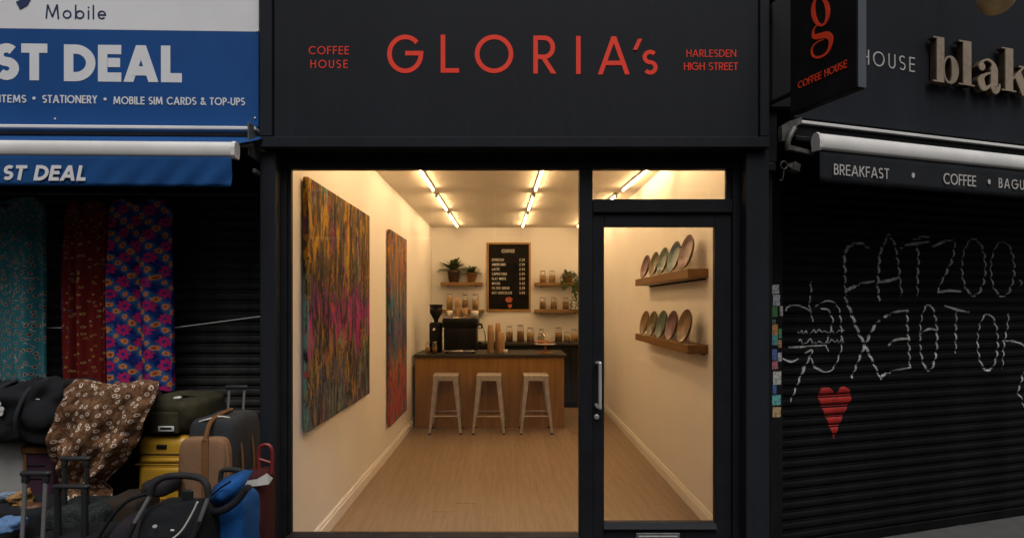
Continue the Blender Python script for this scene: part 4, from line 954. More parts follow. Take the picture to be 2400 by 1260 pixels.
jar(1272, SB+.1, zs4, .21, .055, 'beans', 'leftmost glass jar of beans on lower right wall shelf'); jar(1298, SB+.1, zs4, .21, .055, 'beans', 'middle glass jar of beans on lower right wall shelf'); jar(1326, SB+.1, zs4, .21, .055, 'beans', 'rightmost glass jar behind hanging vines on lower right shelf')
jar(1054, SB+.08, zs2, .28, .055, 'grain', 'tall glass jar at left end of shelf behind coffee machine', fill=.8); jar(1090, SB+.08, zs2, .26, .05, 'beans', 'dark glass jar in middle of shelf behind coffee machine'); jar(1114, SB+.08, zs2, .26, .052, 'grain', 'glass jar at right end of shelf behind coffee machine')
bz = 1.062
for px, h, r, mt, lb in ((1194, .27, .058, 'beans', 'tall jar of dark beans, leftmost on the back counter'), (1220, .29, .06, 'beans', 'tallest jar of beans below the menu board on back counter'), (1243, .25, .062, 'grain', 'wide jar of tan contents left of cake dome on back counter'),
                         (1269, .22, .055, 'beans', 'jar just behind the left of the cake dome'), (1309, .25, .062, 'beans', 'dark jar just right of cake dome on back counter'), (1329, .17, .05, 'grain', 'short jar between two taller ones on right of back counter'), (1346, .22, .06, 'grain', 'rightmost jar on the back counter beside the window mullion')):
    jar(px, 6.3, bz, h, r, mt, lb)
jar(1003, 4.72, CT, .16, .042, 'grain', 'small glass jar at the left wall end of the counter', fill=.5); jar(1019, 4.66, CT, .165, .038, 'beans', 'small glass jar in front of the coffee grinder', fill=.5)
def cups(px, Y, z, n_, r, hh, mat, label, grow=.028):
    t = thing('cup_stack', label, 'cup stack', (X(px, Y), Y, z+.0006), 0, 'stacked cups about the coffee machine')
    for i in range(n_):
        m = MB(); b = i*grow; m.lathe([(0, b), (r*.98, b), (r, b+.006), (r*.76, b+hh), (0, b+hh)] if mat == 'kraft' else [(0, b), (r*.7, b), (r, b+hh), (r*.92, b+hh), (r*.62, b+.006), (0, b+.008)], 16); m.build('cup', M[mat], t)
MT = 1.51; MY = 4.85
cups(1054, MY, MT, 1, .052, .09, 'cream_cup', 'white ceramic cup at left on top of the coffee machine'); cups(1113, MY, MT, 1, .058, .09, 'cream_cup', 'white ceramic cup at right on top of the coffee machine')
cups(1073, MY+.02, MT, 7, .043, .10, 'kraft', 'tall kraft cup stack on top of the coffee machine'); cups(1090, MY, MT, 2, .042, .10, 'kraft', 'short kraft cup stack on top of the coffee machine')
cups(1150, 4.80, CT, 11, .048, .11, 'kraft', 'tallest kraft cup stack standing on counter right of machine'); cups(1167, 4.86, CT, 12, .042, .11, 'kraft', 'slim kraft cup stack behind the fatter one on counter'); cups(1174, 4.74, CT, 7, .056, .11, 'kraft', 'fat low kraft cup stack on counter below menu board', .03)
cups(1185, 4.66, CT, 1, .034, .055, 'cream_cup', 'small white espresso cup alone on counter beside cup stacks')
# coffee machine (seen from its back)
cm = thing('espresso_machine', 'black espresso machine seen from behind on the counter', 'coffee machine', (X(1081, MY), MY, CT))
x0, x1 = X(1037, 4.62)+.02, X(1124, 4.62)
o = cm.location
m = MB(); w0 = (x1-x0)/2
m.rbox(-w0+.02, w0-.02, -.20, .24, .045, .36, .02, 3); m.build('body', M['coffee_black'], cm)
m = MB(); m.rbox(-w0, w0, -.22, .26, .361, .485, .018, 3); m.build('upper_housing', M['coffee_black'], cm)
m = MB(); m.box(-w0+.01, w0-.01, -.21, .25, .4855, .500, .004); m.build('cup_tray', M['chrome'], cm)
for sx in (-1, 1):
    for sy_ in (-.16, .2): MB().lathe([(.0, .0008), (.02, .0008), (.022, .044), (0, .044)], 10, (sx*(w0-.06), sy_, 0)).build('foot', M['rubber'], cm)
m = MB(); m.rbox(-w0+.03, w0-.03, -.235, -.2005, .02, .044, .006, 2); m.build('drip_tray', M['chrome'], cm)
for k_, zz in enumerate((.40, .14)):
    m = MB(); m.tube([(w0+.0005, .02, zz), (w0+.04, .0, zz), (w0+.055, -.02, zz-.05)], .016-.003*k_, 8); m.build('steam_knob', M['coffee_black'], cm)
m = MB(); m.tube(smooth_pts([(w0-.01, .14, .34), (w0+.06, .14, .33), (w0+.09, .14, .22), (w0+.08, .14, .10)], 4), .008, 8); m.build('steam_wand', M['chrome'], cm)
gr = thing('coffee_grinder', 'black coffee grinder with wide hopper beside the left wall', 'coffee grinder', (X(1022, 4.85), 4.85, CT))
m = MB(); m.rbox(-.085, .085, -.11, .11, .001, .43, .03, 3); m.build('body', M['coffee_black'], gr)
m = MB(); m.lathe([(.03, .43), (.035, .47), (.088, .56), (.092, .62), (0, .622)], 18); m.build('hopper', M['black'], gr)
m = MB(); m.lathe([(0, .66), (.096, .66), (.098, .682), (0, .686)], 18); m.lathe([(.086, .622), (.09, .66)], 18); m.build('hopper_lid', M['coffee_black'], gr)
m = MB(); m.lathe([(0, .0), (.022, .0), (.024, .01), (.0, .012)], 16, (-.01, -.110, .33), Matrix.Rotation(PI/2, 3, 'X')); m.build('dial', M['chrome'], gr)
# cake stand, dome and pastries
kx, ky = X(1278, 4.72), 4.72
ck = thing('cake_stand', 'brass cake stand under glass dome on counter right end', 'cake stand', (kx, ky, CT))
m = MB(); m.lathe([(0, .0006), (.105, .0006), (.105, .012), (.03, .03), (.018, .05), (.016, .10), (.03, .118), (0, .12)], 24); m.build('foot', M['pot_terra'], ck)
m = MB(); m.lathe([(0, .12), (.14, .122), (.152, .132), (.15, .136), (0, .130)], 28); m.build('plate', M['cream_cup'], ck)
m = MB(); m.lathe([(.118, .1365), (.122, .17), (.118, .215), (.095, .252), (.05, .274), (.012, .280), (.012, .296), (0, .30)], 28); m.build('glass_dome', M['jar_glass'], ck)
for i, (dx, dy, a) in enumerate(((-.055, -.03, 20), (.05, -.035, -25), (.0, .05, 80))):
    m = MB(); pts = [(.05*math.cos(t)-.02, .034*math.sin(t), .024+.004*math.cos(3*t)) for t in [PI*(.05+.9*k/10) for k in range(11)]]
    m.tube(pts, [.006+.019*math.sin(PI*k/10)*(1+.12*(-1)**k) for k in range(11)], 10); o = m.build('croissant', M['pastry']); o.location = (kx+dx, ky+dy, CT+.134); o.rotation_euler = (0, 0, R_(a))
    tag(o, 'golden croissant under the glass dome, ' + ('left one in front', 'right one in front', 'the one at the back')[i], 'pastry', 'pastries under the dome')
# potted plants
def leafy(mb, c, n_, ln, wd, rise, rnd_, droop=.6):
    for i in range(n_):
        a = 2*PI*i/n_*2.4+rnd_.uniform(-.3, .3); el = rnd_.uniform(*rise); L = ln*rnd_.uniform(.7, 1.1); d = Vector((math.cos(a)*math.cos(el), math.sin(a)*math.cos(el), math.sin(el)))
        side = d.cross(Vector((0, 0, 1))).normalized(); P = []
        for k in range(5):
            t = k/4; p = c+d*L*t-Vector((0, 0, 1))*droop*L*t*t*.6; ww = wd*(.25+.9*math.sin(PI*min(.97, t*.85+.1))); P.append((p-side*ww/2, p+Vector((0, 0, -.004)), p+side*ww/2))
        V = [q_ for r_ in P for q_ in r_]; mb.add(V, [(k*3+j, k*3+j+1, k*3+3+j+1, k*3+3+j) for k in range(4) for j in (0, 1)], True)
def plant(px, Y, z, r, h, mat, n_, ln, wd, label, seed, rise=(.35, 1.3)):
    t = thing('potted_plant', label, 'plant', (X(px, Y), Y, z+.0006), 0, 'potted plants on the back wall shelves')
    m = MB(); m.lathe([(0, 0), (r*.72, 0), (r*.95, h*.86), (r, h*.86), (r*1.02, h), (r*.9, h), (r*.86, h*.9), (0, h*.9)], 18); m.build('pot', M[mat], t)
    m = MB(); leafy(m, Vector((0, 0, h*.9)), n_, ln, wd, rise, random.Random(seed)); m.build('foliage', M['leaf'], t); t.children[-1]['kind'] = 'stuff'; return t
plant(1063, SB+.1, zs1, .108, .205, 'pot_dark', 46, .37, .06, 'larger leafy plant in dark pot on left shelf', 3, (.3, 1.45))
plant(1105, SB+.1, zs1, .088, .165, 'pot_terra', 40, .25, .05, 'smaller leafy plant in terracotta pot on left shelf', 9, (.3, 1.4))
tp = plant(1330, SB+.1, zs3, .095, .15, 'pot_terra', 34, .16, .05, 'trailing green plant hanging off the upper right shelf', 12, (-.1, 1.2))
m = MB(); rd = random.Random(2)
for s_ in range(7):
    a = rd.uniform(-.13, .16); y_ = -.10-rd.uniform(0, .06); z0_ = .12; L = rd.uniform(.25, .85) if a > -.02 else rd.uniform(.15, .45)
    pts = [Vector((a*.5, -.02, z0_)), Vector((a*.8, y_, z0_+.03))]+[Vector((a+.03*math.sin(k*1.3+s_), y_-.03-.01*math.sin(k), z0_-.02-L*k/7)) for k in range(1, 8)]
    m.tube(pts, .003, 5)
    for p in smooth_pts(pts, 3)[3:]:
        d = Vector((rd.uniform(-1, 1), rd.uniform(-1, .2), rd.uniform(-.9, .3))).normalized()*rd.uniform(.03, .055); sd_ = d.cross(Vector((0, 1, .3))).normalized()*.02
        m.add([p, p+d*.5+sd_, p+d, p+d*.5-sd_], [(0, 1, 2, 3)])
m.build('trailing_vines', M['leaf'], tp); tp.children[-1]['kind'] = 'stuff'

# ---------------------------------------------------------------- plate shelves on the right wall
sd0 = XR-.157
def pshelf(zt_, label):
    t = thing('plate_shelf', label, 'shelf', (XR-.001, 1.9, zt_-.07), 0, 'oak plate shelves on the right wall')
    MB().box(sd0, XR-.001, .995, 2.83, zt_-.07, zt_, .003).build('board', M['shelfwood'], t, True)
    MB().box(XR-.02, XR-.001, 1.05, 2.78, zt_-.085, zt_-.0705, .002).build('batten', M['black'], t, True)
pshelf(1.952, 'upper oak shelf holding five ceramic plates'); pshelf(1.374, 'lower oak shelf holding five ceramic plates')
def plate_mat(name, c, c2):
    n = N(name, .28); k = n.noise(9, detail=5); sp_ = n.vor(75)[0]; x_, y_, z_ = n.xyz()
    r = n.ma('SQRT', n.ma('ADD', n.ma('MULTIPLY', x_, x_), n.ma('MULTIPLY', y_, y_)))
    cc = n.mix(n.step(k, .35, .65), c, c2); cc = n.mix(n.step(sp_, .22, .12), cc, (.06, .035, .02))
    n.col(n.mix(n.step(r, .122, .134), cc, (.07, .04, .025))); return n.m
pmats = {'mauve': plate_mat('mauve_glaze', (.150, .068, .085), (.095, .045, .055)), 'olive': plate_mat('olive_glaze', (.13, .095, .042), (.085, .072, .036)), 'green': plate_mat('green_glaze', (.050, .095, .085), (.075, .115, .09)),
         'teal': plate_mat('teal_glaze', (.070, .14, .15), (.045, .085, .10)), 'amber': plate_mat('amber_glaze', (.19, .11, .036), (.13, .075, .028))}
def plate(px, zt_, d, mat, label):
    xx = XR-.085; Yp = xx*FPX/(px-CX)+CAMY; r = d/2
    t = thing('ceramic_plate', label, 'plate', (xx, Yp, zt_+.0005), 0, 'ceramic plates standing on the right wall shelves')
    m = MB(); m.lathe([(0, .004), (r*.55, .005), (r*.85, .016), (r, .034), (r*1.0, .040), (r*.96, .040), (r*.82, .024), (r*.5, .014), (0, .012)], 36)
    ln = R_(13); yaw = R_(3)
    nrm = Vector((-math.cos(ln)*math.cos(yaw), -math.cos(ln)*math.sin(yaw), math.sin(ln))); Qm = nrm.to_track_quat('Z', 'Y').to_matrix().to_4x4()
    o = m.build('dish', mat, t); o.rotation_mode = 'QUATERNION'; o.rotation_quaternion = nrm.to_track_quat('Z', 'Y')
    lo = min((Qm @ Vector(v.co)).z for v in o.data.vertices); o.location = (0, 0, -lo+.0005)
for px, d, mt, lb in ((1519, .245, 'mauve', 'mauve plate furthest from window on upper shelf'), (1540, .245, 'olive', 'olive plate, second furthest from window on upper shelf'), (1561, .255, 'green', 'green plate in the middle of the upper shelf'), (1588, .27, 'teal', 'pale teal plate, second nearest the window on upper shelf'), (1617, .285, 'mauve', 'big mauve plate nearest the window on upper shelf')):
    plate(px, 1.952, d, pmats[mt], lb)
for px, d, mt, lb in ((1517, .25, 'amber', 'amber plate furthest from window on lower shelf'), (1536, .25, 'olive', 'olive plate, second furthest from window on lower shelf'), (1558, .26, 'green', 'green plate in the middle of the lower shelf'), (1582, .26, 'mauve', 'brown pink plate, second nearest the window on lower shelf'), (1613, .275, 'amber', 'speckled amber plate nearest the window on lower shelf')):
    plate(px, 1.374, d, pmats[mt], lb)

# ================================================================ LEFT SHOP: clothes and luggage set out on the pavement
def lattice(n, u, v, du, dv):
    f = lambda a, d: n.ma('SUBTRACT', n.ma('FRACT', n.ma('ADD', a, d)), .5)
    x_, y_ = f(u, du), f(v, dv)
    return n.ma('SQRT', n.ma('ADD', n.ma('MULTIPLY', x_, x_), n.ma('MULTIPLY', y_, y_))), n.ma('ARCTAN2', y_, x_)
def floral():
    n = N('blue_floral_print', .85, spec=.15); x_, y_, z_ = n.xyz(); wob = n.noise(9, detail=2)
    u = n.ma('ADD', n.ma('DIVIDE', x_, .152), n.ma('MULTIPLY', n.ma('SUBTRACT', wob, .5), .35)); v = n.ma('ADD', n.ma('DIVIDE', z_, .142), n.ma('MULTIPLY', n.ma('SUBTRACT', n.noise(8, n.map(1., None, (4, 2, 1)), 2), .5), .35))
    c = n.mix(n.step(n.noise(22, detail=3), .42, .6), (.012, .03, .19), (.006, .012, .10))
    for du, dv in ((0, .5), (.5, 0), (.25, .25), (.75, .75)):
        r, a = lattice(n, u, v, du, dv)
        c = n.mix(n.ma('MULTIPLY', n.step(r, .26, .12), .55), c, (.05, .16, .30))
        pr = n.ma('MULTIPLY', r, n.ma('SUBTRACT', 1.25, n.ma('MULTIPLY', n.ma('ABSOLUTE', n.ma('COSINE', n.ma('MULTIPLY', a, 3.5))), .35)))
        c = n.mix(n.step(pr, .125, .105), c, (.52, .19, .06)); c = n.mix(n.step(r, .05, .035), c, (.30, .02, .02))
    for du, dv in ((0, 0), (.5, .5)):
        r, a = lattice(n, u, v, du, dv)
        pr = n.ma('MULTIPLY', r, n.ma('SUBTRACT', 1.6, n.ma('MULTIPLY', n.ma('ABSOLUTE', n.ma('COSINE', n.ma('MULTIPLY', a, 4.))), .65)))
        c = n.mix(n.step(pr, .245, .225), c, (.40, .012, .10)); c = n.mix(n.step(r, .085, .06), c, (.05, .02, .16))
    n.col(c); n.bump(n.vor(500)[0], .2, .002); return n.m
def teal_print():
    n = N('teal_sprig_print', .85, spec=.15); x_, y_, z_ = n.xyz(); p = n.vec(x_, z_, 0.); p2 = n.map((1., .72, 1.), p)
    vo = n.vor(38, p2, 1., '2D'); d = n.ma('ADD', vo[0], n.ma('MULTIPLY', n.ma('SUBTRACT', n.noise(60, p), .5), .35))
    c = n.mix(n.noise(6), (.03, .16, .185), (.022, .115, .14)); c = n.mix(n.step(d, .27, .24), c, (.36, .27, .22)); c = n.mix(n.step(d, .19, .15), c, (.06, .03, .018))
    k = n.noise(26, n.map((1, .8, 1), p), 2, .5, 2.); c = n.mix(n.ma('MULTIPLY', n.step(k, .62, .66), .8), c, (.34, .30, .28)); n.col(c); return n.m
def red_print():
    n = N('dark_red_print', .85, spec=.15); x_, y_, z_ = n.xyz(); p = n.vec(x_, z_, 0.); vo = n.vor(26, p, 1., '2D'); c = n.mix(n.noise(5), (.135, .010, .008), (.09, .006, .005))
    d = n.ma('ADD', vo[0], n.ma('MULTIPLY', n.ma('SUBTRACT', n.noise(70, p), .5), .3)); spot = n.ramp(n.xyz(vo[1])[0], [(0, (.28, .18, .05)), (.45, (.26, .10, .03)), (.6, (.04, .05, .18)), (.8, (.22, .16, .10))], True)
    n.col(n.mix(n.ma('MULTIPLY', n.step(d, .19, .16), n.step(d, .06, .09)), c, spot)); return n.m
def brown_print():
    n = N('brown_ring_print', .85, spec=.15); x_, y_, z_ = n.xyz(); p = n.t.nodes.new('ShaderNodeTexCoord').outputs['UV']; vo = n.vor(23, p, .75, '2D')
    d = n.ma('ADD', vo[0], n.ma('MULTIPLY', n.ma('SUBTRACT', n.noise(55, p), .5), .10)); c = n.mix(n.step(n.noise(40, p, 4), .42, .58), (.15, .074, .036), (.068, .032, .015))
    k = n.noise(48, p, 2, .5, 2.5); c = n.mix(n.ma('MULTIPLY', n.step(k, .57, .62), .6), c, (.23, .13, .075))
    c = n.mix(n.ma('MULTIPLY', n.step(d, .23, .21), n.step(d, .10, .12)), c, (.50, .40, .32)); n.col(c); n.bump(n.noise(10), .3, .01); return n.m
M['floral'], M['teal'], M['redcloth'], M['browncloth'] = floral(), teal_print(), red_print(), brown_print()
M['hanger'] = paint('dark_wire', (.03, .028, .026), .5, .5)
HY = .11
zr_ = 2.335
rail = MB().tube([(LX0+.02, HY, zr_), (xr_-.06, HY, zr_)], .011, 8)
rl = thing('clothes_rail', 'dark hanging rail under the blue awning', 'clothes rail', (LF.ox, LF.oy, 2.3), LF.a)
rail.xf(Matrix.Translation((0, 0, -2.3))).build('rail', M['hanger'], rl)
for xx in (LX0+.3, (LX0+xr_)/2+.3, xr_-.1): MB().tube([(xx, HY, zr_-2.3+.011), (xx, HY+.015, zr_-2.3+.02), (xx, HY+.035, zr_-2.3+.024)], .006, 6).build('rail_hook', M['hanger'], rl)
def garment(p0, p1, ptop, pbot, mat, label, seed, neck=.5, sleeve=True, flare=1.0, sh0=.80):
    x0, x1 = lx(p0, HY), lx(p1, HY); zt_, zb_ = LF.loc((p0+p1)/2, ptop, HY)[1], LF.loc((p0+p1)/2, pbot, HY)[1]
    cx_ = (x0+x1)/2; W = (x1-x0)/2; H = zt_-zb_
    w_ = Vector((cx_*LF.c-HY*LF.s+LF.ox, cx_*LF.s+HY*LF.c+LF.oy, zb_))
    t = thing('hanging_dress', label, 'dress', w_, LF.a, 'printed dresses hanging under the awning'); rd = random.Random(seed); ph = [rd.uniform(0, 6) for _ in range(4)]
    def f(u, v):
        a = 2*PI*u; sh = min(1., .95+.05*v*2) if v > .06 else .70+.25*(v/.06)**.6
        k = 1 if v > .02 else .9
        wv = (.030*math.sin(5*a+ph[0]+1.2*v)+.016*math.sin(9*a+ph[1])+.008*math.sin(17*a+ph[2]))*min(1, v*2.2)
        xx = W*sh*flare**v*math.cos(a); yy = -(.045*math.sin(a)*(1-.3*v)+wv*(.75+.25*math.sin(a)))
        z = H*(1-v)+(-.035*neck*2*math.exp(-(math.cos(a)/.42)**2) if v < .03 else 0)+(.012*math.sin(3*a+ph[3]) if v > .98 else 0)
        return Vector((xx, yy, z))
    MB().grid(f, 96, 40, True).build('cloth', mat, t)
    if sleeve:
        for s in (-1, 1):
            m = MB(); m.grid(lambda u, v, s=s: Vector((s*(W*.80+.012+v*.05)+.045*math.cos(2*PI*u)*(1+.35*v), .022*math.sin(2*PI*u)-.01, H-.05-.27*v+s*.0)), 16, 8, True); m.build('sleeve', mat, t)
    m = MB(); m.tube([(-W*.62, 0, H-.05), (0, 0, H+.015), (W*.62, 0, H-.05)], .005, 6); hz = zr_-zb_; m.tube(smooth_pts([(0, 0, H+.015), (0, 0, hz-.03), (.016, 0, hz-.008), (.012, 0, hz+.013), (0, 0, hz+.0165), (-.010, 0, hz+.012)], 3), .003, 6); m.build('hanger', M['hanger'], t)
garment(-62, 112, 462, 892, M['teal'], 'teal dress with small cream sprigs, leftmost under the awning', 1, sleeve=False)
garment(152, 258, 472, 906, M['redcloth'], 'dark red dress with scattered tiny motifs, hanging in the middle', 2, flare=.96, sleeve=False)
garment(250, 408, 468, 912, M['floral'], 'bright blue dress printed with pink and orange flowers', 3, sleeve=False)
# washing line in front of the shutter
a, b = LF.loc(612, 741, .20), LF.loc(405, 768, .20); c_ = LF.loc(118, 768, .20); d_ = LF.loc(-20, 762, .20)
m = MB(); m.tube([(p[0], .20, p[1]) for p in (a, b, c_, d_)], .0035, 6)
o = m.build('washing_line', M['white_metal']); o.location = (LF.ox, LF.oy, 0); o.rotation_euler = (0, 0, LF.a); tag(o, 'thin white line stretched across in front of the left shutter', 'line')

# ---- luggage.  D(px, py, Y) gives the place on the depth plane Y
M['silver'] = paint('silver_shell', (.34, .33, .32), .4, .1, var=.1, sc_=4); M['purple'] = fabric('dark_purple_fabric', (.045, .018, .032), .2, 300)
M['olive'] = fabric('olive_camouflage', (.034, .030, .016), .5, 260, big=11); M['tan'] = fabric('tan_canvas', (.21, .115, .062), .15, 260); M['graphite'] = fabric('graphite_nylon', (.026, .028, .031), .2, 300)
M['brownstrap'] = fabric('brown_strap', (.14, .065, .026), .2, 300); M['bluenylon'] = fabric('blue_nylon', (.008, .066, .235), .2, 200); M['maroon'] = fabric('maroon_nylon', (.045, .009, .010), .2, 260)
M['blackfab'] = fabric('black_nylon', (.010, .011, .013), .25, 260); M['plumfab'] = fabric('plum_black_nylon', (.016, .013, .017), .25, 220); M['redplastic'] = paint('red_plastic', (.17, .016, .014), .4)
M['greyrod'] = paint('brushed_aluminium', (.36, .36, .37), .35, .8, var=.1); M['darkrod'] = paint('black_rod', (.016, .017, .019), .4, spec=.35); M['tweed'] = fabric('dark_speckled_tweed', (.016, .020, .020), .8, 120, big=40)
M['tag'] = paint('white_tag', (.52, .50, .48), .6, var=.06); M['foam'] = paint('black_foam', (.014, .014, .015), .75, var=.2, spec=.3); M['browncase'] = fabric('dark_brown_fabric', (.026, .018, .013), .25, 260)
n = N('yellow_shell', .38, spec=.4); n.col(n.mix(n.step(n.noise(5, detail=5), .35, .7), (.36, .195, .016), (.46, .26, .022))); n.bump(n.noise(30), .08, .003); M['yellow'] = n.m
BZ = .30
bench = thing('display_bench', 'low dark bench carrying the luggage pile', 'bench', (-2.05, -.22, 0))
MB().box(-3.3, -1.50, -.40, .02, BZ-.04, BZ, .004).build('bench_top', M['black'], bench, True)
for xx in (-3.2, -2.4, -1.56): MB().box(xx-.03, xx+.03, -.36, -.02, -.0195, BZ-.0405, .004).build('leg', M['black'], bench, True)
def handle(par, x0, x1, y, z0, z1, rod, grip, r=.008, gh=.03, lean=0.):
    for xx in (x0+.014, x1-.014): MB().tube([(xx, y+lean, z0), (xx, y, z1-gh*.4)], r, 8).build('telescopic_rod', rod, par, True)
    MB().rbox(x0-.006, x1+.006, y-.014, y+.014, z1-gh, z1, .012, 3).build('handle_grip', grip, par, True)
    for xx in (x0+.014, x1-.014): MB().rbox(xx-.013, xx+.013, y-.011, y+.011, z1-gh-.03, z1-gh*.6, .008, 2).build('grip_collar', grip, par, True)
def case(name, label, x0, x1, y0, y1, z0, z1, mat, r=.04, ribs=0, trim=None, wheels=True, cat='suitcase'):
    t = thing(name, label, cat, ((x0+x1)/2, (y0+y1)/2, z0)); w0 = .035 if wheels else 0.001
    MB().rbox(x0, x1, y0, y1, z0+w0, z1, r, 4).build('shell', mat, t, True)
    for i in range(ribs):
        xx = x0+(x1-x0)*(i+1)/(ribs+1); MB().rbox(xx-.010, xx+.010, y0-.006, y0+.02, z0+w0+.05, z1-.05, .006, 2).build('rib', mat, t, True)
    if trim:
        for zz in (z0+w0+.10, z1-.09): MB().rbox(x0-.003, x1+.003, y0-.003, y1+.003, zz-.006, zz+.006, .005, 2).build('trim_band', trim, t, True)
    if wheels:
        for xx in (x0+.04, x1-.04):
            for yy in (y0+.04, y1-.04): MB().lathe([(0, -.012), (.02, -.012), (.022, 0), (.02, .012), (0, .012)], 12, (xx, yy, z0+.0225), Matrix.Rotation(PI/2, 3, 'Y')).build('wheel', M['rubber'], t, True)
    return t
gz = -.0198
def DX(px, Y): return X(px, Y)
# back row on the bench
Y0 = -.30
case('hard_suitcase', 'pale silver suitcase under the black bag at the left edge', DX(-90, Y0), DX(58, Y0), Y0, -.04, BZ, Z(1030, Y0), M['silver'], .04, 0)
pt = case('trunk_case', 'small purple case with brown lid edge beside the ring print cloth', DX(62, Y0), DX(128, Y0), Y0-.02, -.04, BZ, Z(1046, Y0), M['purple'], .02, 0, None)
MB().rbox(DX(58, Y0), DX(130, Y0), Y0-.03, -.03, Z(1060, Y0), Z(1044, Y0), .008, 3).build('lid_edge', M['brownstrap'], pt, True)
MB().rbox(DX(64, Y0), DX(71, Y0), Y0-.028, Y0-.018, BZ+.05, Z(1062, Y0), .004, 2).build('strap', M['brownstrap'], pt, True)
for zz in (1088, 1118): MB().rbox(DX(72, Y0), DX(112, Y0), Y0-.024, Y0-.016, Z(zz+1.5, Y0), Z(zz-1.5, Y0), .002, 2).build('seam', M['black'], pt, True)
bb_ = thing('slouchy_bag', 'big slouchy black bag lying on the silver case at left edge', 'bag', (DX(60, Y0), Y0+.06, Z(1034, Y0)))
m = MB(); m.blob((DX(55, Y0), Y0+.08, Z(968, Y0)), ((DX(150, Y0)-DX(-90, Y0))/2, .20, (Z(890, Y0)-Z(1036, Y0))/2), .55, .6, .075, 7, 64, 40, 2); m.build('bag_body', M['blackfab'], bb_, True)
for k_, (p_, q_) in enumerate(((20, 905), (95, 902))):
    m = MB(); m.tube(smooth_pts([(DX(p_-14, Y0), Y0-.10, Z(1010, Y0)), (DX(p_-6, Y0), Y0-.135, Z(965, Y0)), (DX(p_+4, Y0), Y0-.09, Z(q_+8, Y0)), (DX(p_+12, Y0), Y0+.02, Z(q_-14, Y0))], 5), .011, 6); m.build('carry_strap', M['graphite'], bb_, True)
m = MB(); m.tube(smooth_pts([(DX(-40, Y0), Y0-.10, Z(925, Y0)), (DX(40, Y0), Y0-.125, Z(918, Y0)), (DX(120, Y0), Y0-.075, Z(930, Y0))], 6), .004, 6); m.build('zip', M['greyrod'], bb_, True)
m = MB(); yb_ = Y0-.13
for (px, py, r_) in ((-2, 946, .012), (4, 958, .014), (-6, 962, .012), (2, 968, .013)): m.prism(arc(DX(px, yb_), Z(py, yb_), r_, r_, 0, 360, 10)[:-1], lambda u, v, d: Vector((u, yb_-d, v)), 0, .003)
m.build('flower_badge', M['tag'], bb_, True)
case('stacked_suitcase', 'dark suitcase hidden under the brown ring print cloth', DX(132, Y0), DX(318, Y0), Y0, -.02, BZ, Z(925, Y0), M['browncase'], .05)
# brown cloth thrown over the stack
rowsc = [(905, 150, 372), (930, 136, 369), (960, 123, 353), (1000, 114, 341), (1040, 110, 322), (1080, 110, 292), (1110, 110, 264), (1130, 113, 246), (1150, 118, 258), (1165, 138, 264), (1185, 128, 240), (1206, 112, 182)]
def interp(py):
    for (a, l0, r0), (b, l1, r1) in zip(rowsc, rowsc[1:]):
        if py <= b: t = (py-a)/(b-a); return l0+(l1-l0)*t, r0+(r1-r0)*t
    return rowsc[-1][1:]
YC = -.48
def cloth(u, v):
    if v < .22:                                   # over the top, from the back edge to the front edge
        t = v/.22; Y = -.20+(YC+.20)*t; l_, r_ = 150, 372
        x_ = DX(l_, Y)+(DX(r_, Y)-DX(l_, Y))*u; z = Z(907, YC)+.012*math.sin(u*9)+.020*math.sin(PI*t)-.03*(1-t)-.035*u*t*0
        z += -.06*max(0, .12-u)/.12*(.5+.5*t)
        return Vector((x_, Y, z+.01*noise.noise(Vector((u*6, t*4, 1)))))
    t = (v-.22)/.78; py = 907+(1206-907)*t; l_, r_ = interp(py); px = l_+(r_-l_)*u
    fold = .030*math.sin(u*15+t*3.5)*min(1, t*2)+.05*noise.noise(Vector((u*5, t*5, 3)))*min(1, t*3)+.018*noise.noise(Vector((u*14, t*9, 8)))
    Y = YC-.05*math.sin(PI*min(1, t*1.2))*(.4+.6*math.sin(PI*u))-fold-(.16*max(0, t-.80)/.2)
    if u < .1: Y += .22*(1-u/.1)**1.6
    return Vector((DX(px, YC), Y, Z(py, YC)))
o = MB().grid(cloth, 90, 80).build('draped_cloth', M['browncloth']); uvl = o.data.uv_layers.new(name='cloth_uv')
for lp_ in o.data.loops: q_ = lp_.vertex_index; uvl.data[lp_.index].uv = ((q_ % 91)/90*.50, (q_//91)/80*.86)
md = o.modifiers.new('thickness', 'SOLIDIFY'); md.thickness = .004
tag(o, 'brown cloth with cream rings thrown over a stack of cases', 'cloth')
# yellow suitcase
Yy = -.38; yx0, yx1 = DX(316, Yy), DX(440, Yy); yz = Z(1022, Yy)
ys = case('yellow_suitcase', 'bright yellow hard shell suitcase under the camouflage bag', yx0, yx1, Yy, -.12, BZ, yz, M['yellow'], .05)
for py in (1064, 1088, 1147, 1168): MB().rbox(yx0-.001, yx1+.001, Yy-.003, -.14, Z(py+1.6, Yy), Z(py-1.6, Yy), .003, 2).build('groove_band', M['browncase'] if py in (1064, 1147) else M['yellow'], ys, True)
for a_, b_ in ((1072, 1085), (1095, 1140)): MB().rbox(yx0+.03, yx1-.03, Yy-.008, Yy+.02, Z(b_, Yy), Z(a_, Yy), .02, 3).build('raised_panel', M['yellow'], ys, True)
MB().rbox(DX(368, Yy), DX(391, Yy), Yy-.008, Yy+.006, Z(1050, Yy), Z(1041, Yy), .003, 2).build('badge', M['black'], ys, True)
